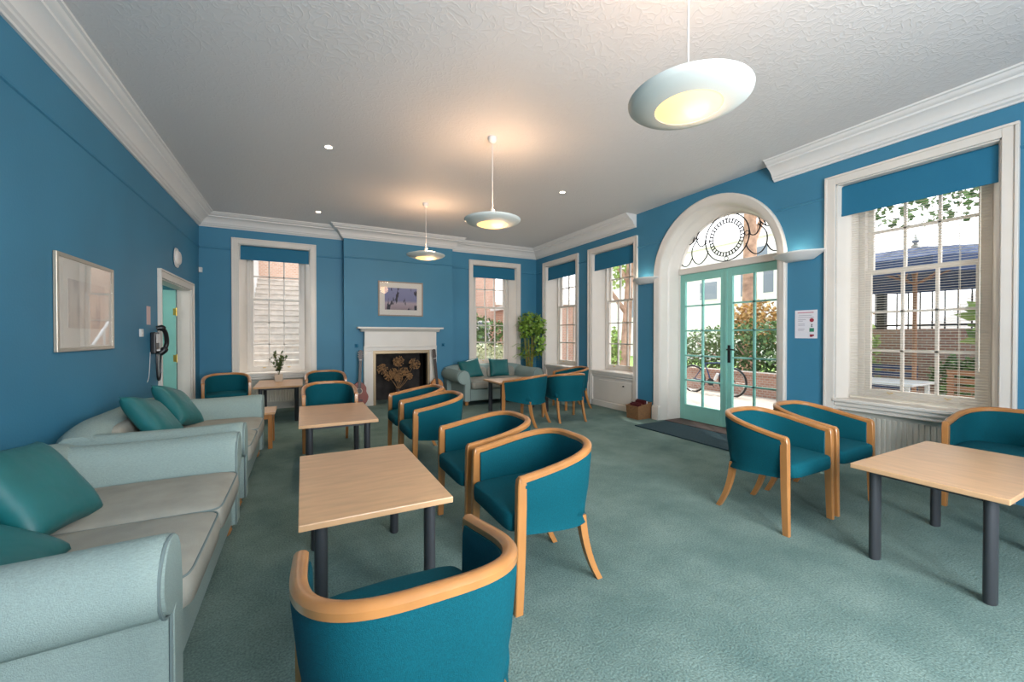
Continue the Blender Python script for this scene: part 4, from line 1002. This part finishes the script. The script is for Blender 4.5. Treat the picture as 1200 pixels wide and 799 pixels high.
# low brick wall, hedge, bicycle
st_ = empty('garden_wall', (9.75, 6.2, GZ)); tag(st_, 'low red brick garden wall behind the bicycle', 'wall')
MB().box(9.6, 9.85, 2.6, 9.0, GZ, .36).build('wall_body', M['brickx'], st_, smooth=0); MB().box(9.57, 9.88, 2.58, 9.02, .36, .42).build('coping', M['brickx'], st_, smooth=0)
shrub('hedge', 'dark green clipped hedge above the low brick wall', (10.5, 6.0, .85), (.55, 3.3, .85), 5200, .11, M['hedge'], 'hedge', seed=21)
shrub('copper_shrub', 'golden-bronze leaved shrub rising over the hedge behind the right door leaf', (11.65, 5.35, 1.75), (.45, .95, .80), 1700, .12, M['copper'], seed=22)
shrub('copper_shrub', 'golden-bronze leaved shrub rising over the hedge near the door centre', (11.7, 7.15, 1.65), (.45, .75, .72), 1200, .12, M['copper'], seed=23)

bc = empty('bicycle', (9.05, 6.55, GZ)); tag(bc, 'dark blue bicycle parked against the low brick wall outside the doors', 'bicycle')
BW = .34; hr, hf = (9.02, 7.12), (9.08, 6.08)
for (x, y) in (hr, hf):
    q = MB(); q.tube([(x, y + BW * cos(2 * pi * k / 36), GZ + BW + .0 + BW * sin(2 * pi * k / 36)) for k in range(36)], .022, 8, loop=True)
    wq = q.build('wheel', M['black'], bc)
    q = MB(); q.tube([(x, y + (BW - .03) * cos(2 * pi * k / 36), GZ + BW + (BW - .03) * sin(2 * pi * k / 36)) for k in range(36)], .009, 6, loop=True)
    for k in range(20): a = 2 * pi * k / 20; q.tube([(x, y, GZ + BW), (x, y + (BW - .03) * cos(a), GZ + BW + (BW - .03) * sin(a))], .0022, 3)
    q.lathe([(0, -.05), (.02, -.05), (.02, .05), (0, .05)], 10, (x, y, GZ + BW), 'x'); q.build('rim', M['chrome'], wq)
zb_ = GZ + BW
q = MB(); X_ = 9.05
bbk = (X_, 6.62, zb_ - .04); seat_t = (X_, 6.80, zb_ + .42); head = (X_, 6.22, zb_ + .46); head2 = (X_, 6.19, zb_ + .34)
for a, b_, rr_ in ((bbk, seat_t, .016), (seat_t, head, .016), (bbk, head2, .022), (bbk, (9.02, 7.08, zb_), .011), (seat_t, (9.02, 7.08, zb_), .010), (head, head2, .02)): q.tube([a, b_], rr_, 8)
q.build('frame', M['navy'], bc)
MB().tube([head, (X_, 6.16, zb_ + .25), (9.08, 6.02, zb_)], .014, 8).build('fork', M['black'], bc)
MB().tube([(X_ - .30, 6.30, zb_ + .62), (X_ - .1, 6.24, zb_ + .58), (X_, 6.24, zb_ + .57), (X_ + .1, 6.24, zb_ + .58), (X_ + .30, 6.30, zb_ + .62)], .013, 8).tube([head, (X_, 6.24, zb_ + .57)], .014, 8).build('handlebar', M['black'], bc)
q = MB(); q.sell((X_, 6.86, zb_ + .58), .075, .13, .03, .7, .8, 20, 8); q.tube([seat_t, (X_, 6.85, zb_ + .56)], .012, 8); q.build('saddle', M['black'], bc)
q = MB(); q.lathe([(0, -.03), (.09, -.03), (.09, -.022), (0, -.022)], 20, bbk, 'x'); q.tube([(X_ - .05, 6.62, zb_ - .04), (X_ - .06, 6.50, zb_ - .15)], .010, 6); q.tube([(X_ + .05, 6.62, zb_ - .04), (X_ + .06, 6.74, zb_ + .07)], .010, 6); q.build('crank', M['black'], bc)
o = MB().tube([(X_ - .06, 6.48, zb_ + .02), (X_ - .06, 6.40, zb_ + .19)], .035, 10).build('bottle', M['render'], bc)

# terrace beyond the big window
wl_ = empty('boundary_wall', (9.6, 1.6, GZ)); tag(wl_, 'brick boundary wall under the railings beyond the big window', 'wall')
MB().box(9.5, 9.75, -4, 2.5, GZ, 1.42).box(9.5, 9.75, 2.5, 5.0, GZ, 1.42).build('wall_body', M['brickx'], wl_, smooth=0)
ra = empty('iron_railing', (9.62, 1.6, 1.42)); tag(ra, 'black iron railings on top of the brick boundary wall', 'railing')
q = MB(); y = -4
while y < 4.95: q.tube([(9.62, y, 1.42), (9.62, y, 2.2)], .011, 5); y += .155
q.build('bar', M['iron'], ra); MB().box(9.60, 9.64, -4, 5, 2.10, 2.13).box(9.60, 9.64, -4, 5, 1.47, 1.50).build('rail', M['iron'], ra, smooth=0)
MB().box(9.56, 9.68, 3.44, 3.56, 1.42, 2.5).build('post', M['iron'], ra, smooth=0)
# parasol
ps = empty('parasol', (8.0, 2.53, GZ)); tag(ps, 'navy blue garden parasol with wooden pole beyond the big window', 'parasol')
n = 8; ap = (8.0, 2.53, 2.60); R_ = 1.65
q = MB(); vs = [ap]; 
mid = []; rim = []; val = []
for k in range(n):
    a = 2 * pi * (k + .5) / n; mid.append((8 + R_ * .5 * cos(a), 2.53 + R_ * .5 * sin(a), 2.47)); rim.append((8 + R_ * cos(a), 2.53 + R_ * sin(a), 2.24)); val.append((8 + R_ * 1.01 * cos(a), 2.53 + R_ * 1.01 * sin(a), 2.05))
vs += mid + rim + val; vs2 = [(p[0], p[1], p[2] - .01) for p in vs]
fs = []
for k in range(n):
    j = (k + 1) % n; fs += [(0, 1 + k, 1 + j), (1 + k, 1 + n + k, 1 + n + j, 1 + j), (1 + n + k, 1 + 2 * n + k, 1 + 2 * n + j, 1 + n + j)]
q.add(vs, fs); co = q.build('canopy', M['navy'], ps, smooth=0); sm = co.modifiers.new('thickness', 'SOLIDIFY'); sm.thickness = .008
MB().tube([(8, 2.53, GZ), (8, 2.53, 2.62)], .026, 12).build('pole', M['teak'], ps)
MB().lathe([(.0, 2.60), (.05, 2.60), (.05, 2.63), (.02, 2.65), (.045, 2.69), (.02, 2.73), (.008, 2.78), (0, 2.80)], 16, (8, 2.53, 0)).build('finial', M['chrome'], ps)
q = MB()
for k in range(n): q.tube([(8, 2.53, 2.05), mid[k]], .01, 5); q.tube([(8, 2.53, 2.56), (rim[k][0], rim[k][1], 2.22)], .01, 5)
q.build('rib', M['teak'], ps)
MB().lathe([(0, 0), (.28, 0), (.28, .06), (.05, .09), (.045, .3), (0, .3)], 20, (8, 2.53, GZ)).build('base', M['iron'], ps)
# garden furniture
gt = empty('garden_table', (7.1, 2.7, GZ)); tag(gt, 'white garden table just outside the big window', 'table')
MB().box(6.75, 7.5, 2.15, 3.3, .66, .69).build('tabletop', M['render'], gt, smooth=0)
for x in (6.82, 7.43):
    for y in (2.22, 3.23): MB().box(x - .02, x + .02, y - .02, y + .02, GZ, .66).build('leg', M['render'], gt, smooth=0)
def bench(x, y0, y1, m_, lb):
    r_ = empty('garden_bench', (x, (y0 + y1) / 2, GZ)); tag(r_, lb, 'bench')
    q = MB()
    for z_ in (.42, .53, .64, .75): q.box(x + .40, x + .42, y0, y1, z_, z_ + .07)
    q.build('backrest', m_, r_, smooth=0); q = MB()
    for k in range(4): q.box(x + .1 * k, x + .1 * k + .08, y0, y1, .26, .285)
    q.build('seat', m_, r_, smooth=0)
    for yy in (y0 + .04, y1 - .04):
        for xx in (x + .03, x + .41): MB().box(xx - .025, xx + .025, yy - .025, yy + .025, GZ, .8 if xx > x + .2 else .26).build('leg', m_, r_, smooth=0)
bench(7.62, 1.45, 2.2, M['teak'], 'slatted teak garden bench beyond the big window')
bench(8.2, 2.68, 3.3, M['navy'], 'navy blue slatted garden bench beyond the white table')
shrub('garden_bush', 'leafy green bush at the left of the big window view', (9.05, 3.72, .9), (.3, .42, .75), 800, .11, M['bright'], seed=31)
shrub('garden_bush', 'low green bush in front of the brick boundary wall', (9.1, 2.3, .62), (.28, .40, .36), 700, .10, M['leaf'], seed=32)
shrub('garden_plant', 'bright lime leaf spray at the right of the big window view', (7.38, 1.66, 1.42), (.07, .12, .28), 50, .20, M['bright'], seed=33)
# white van behind the railings
vn = empty('parked_van', (15, 2.2, GZ)); tag(vn, 'white van parked behind the iron railings', 'vehicle')
q = MB(); q.prism([(-1.2, .3), (4.6, .3), (4.9, .9), (4.8, 1.5), (3.9, 1.75), (3.1, 2.75), (-1.2, 2.85)], 14, 16.1, 'x'); q.build('body', M['render'], vn, smooth=0, bevel=.08)
MB().box(13.97, 14.0, .2, 2.6, 1.95, 2.5).box(13.97, 14.0, -1.0, .1, 1.95, 2.5).build('side_window', mat('tinted_glass', (.32, .45, .44), .1), vn, smooth=0)
for y in (-.2, 3.9): MB().lathe([(0, -.12), (.25, -.12), (.36, -.1), (.36, .1), (0, .1)], 24, (14.08, y, GZ + .36), 'x').build('wheel', M['black'], vn)
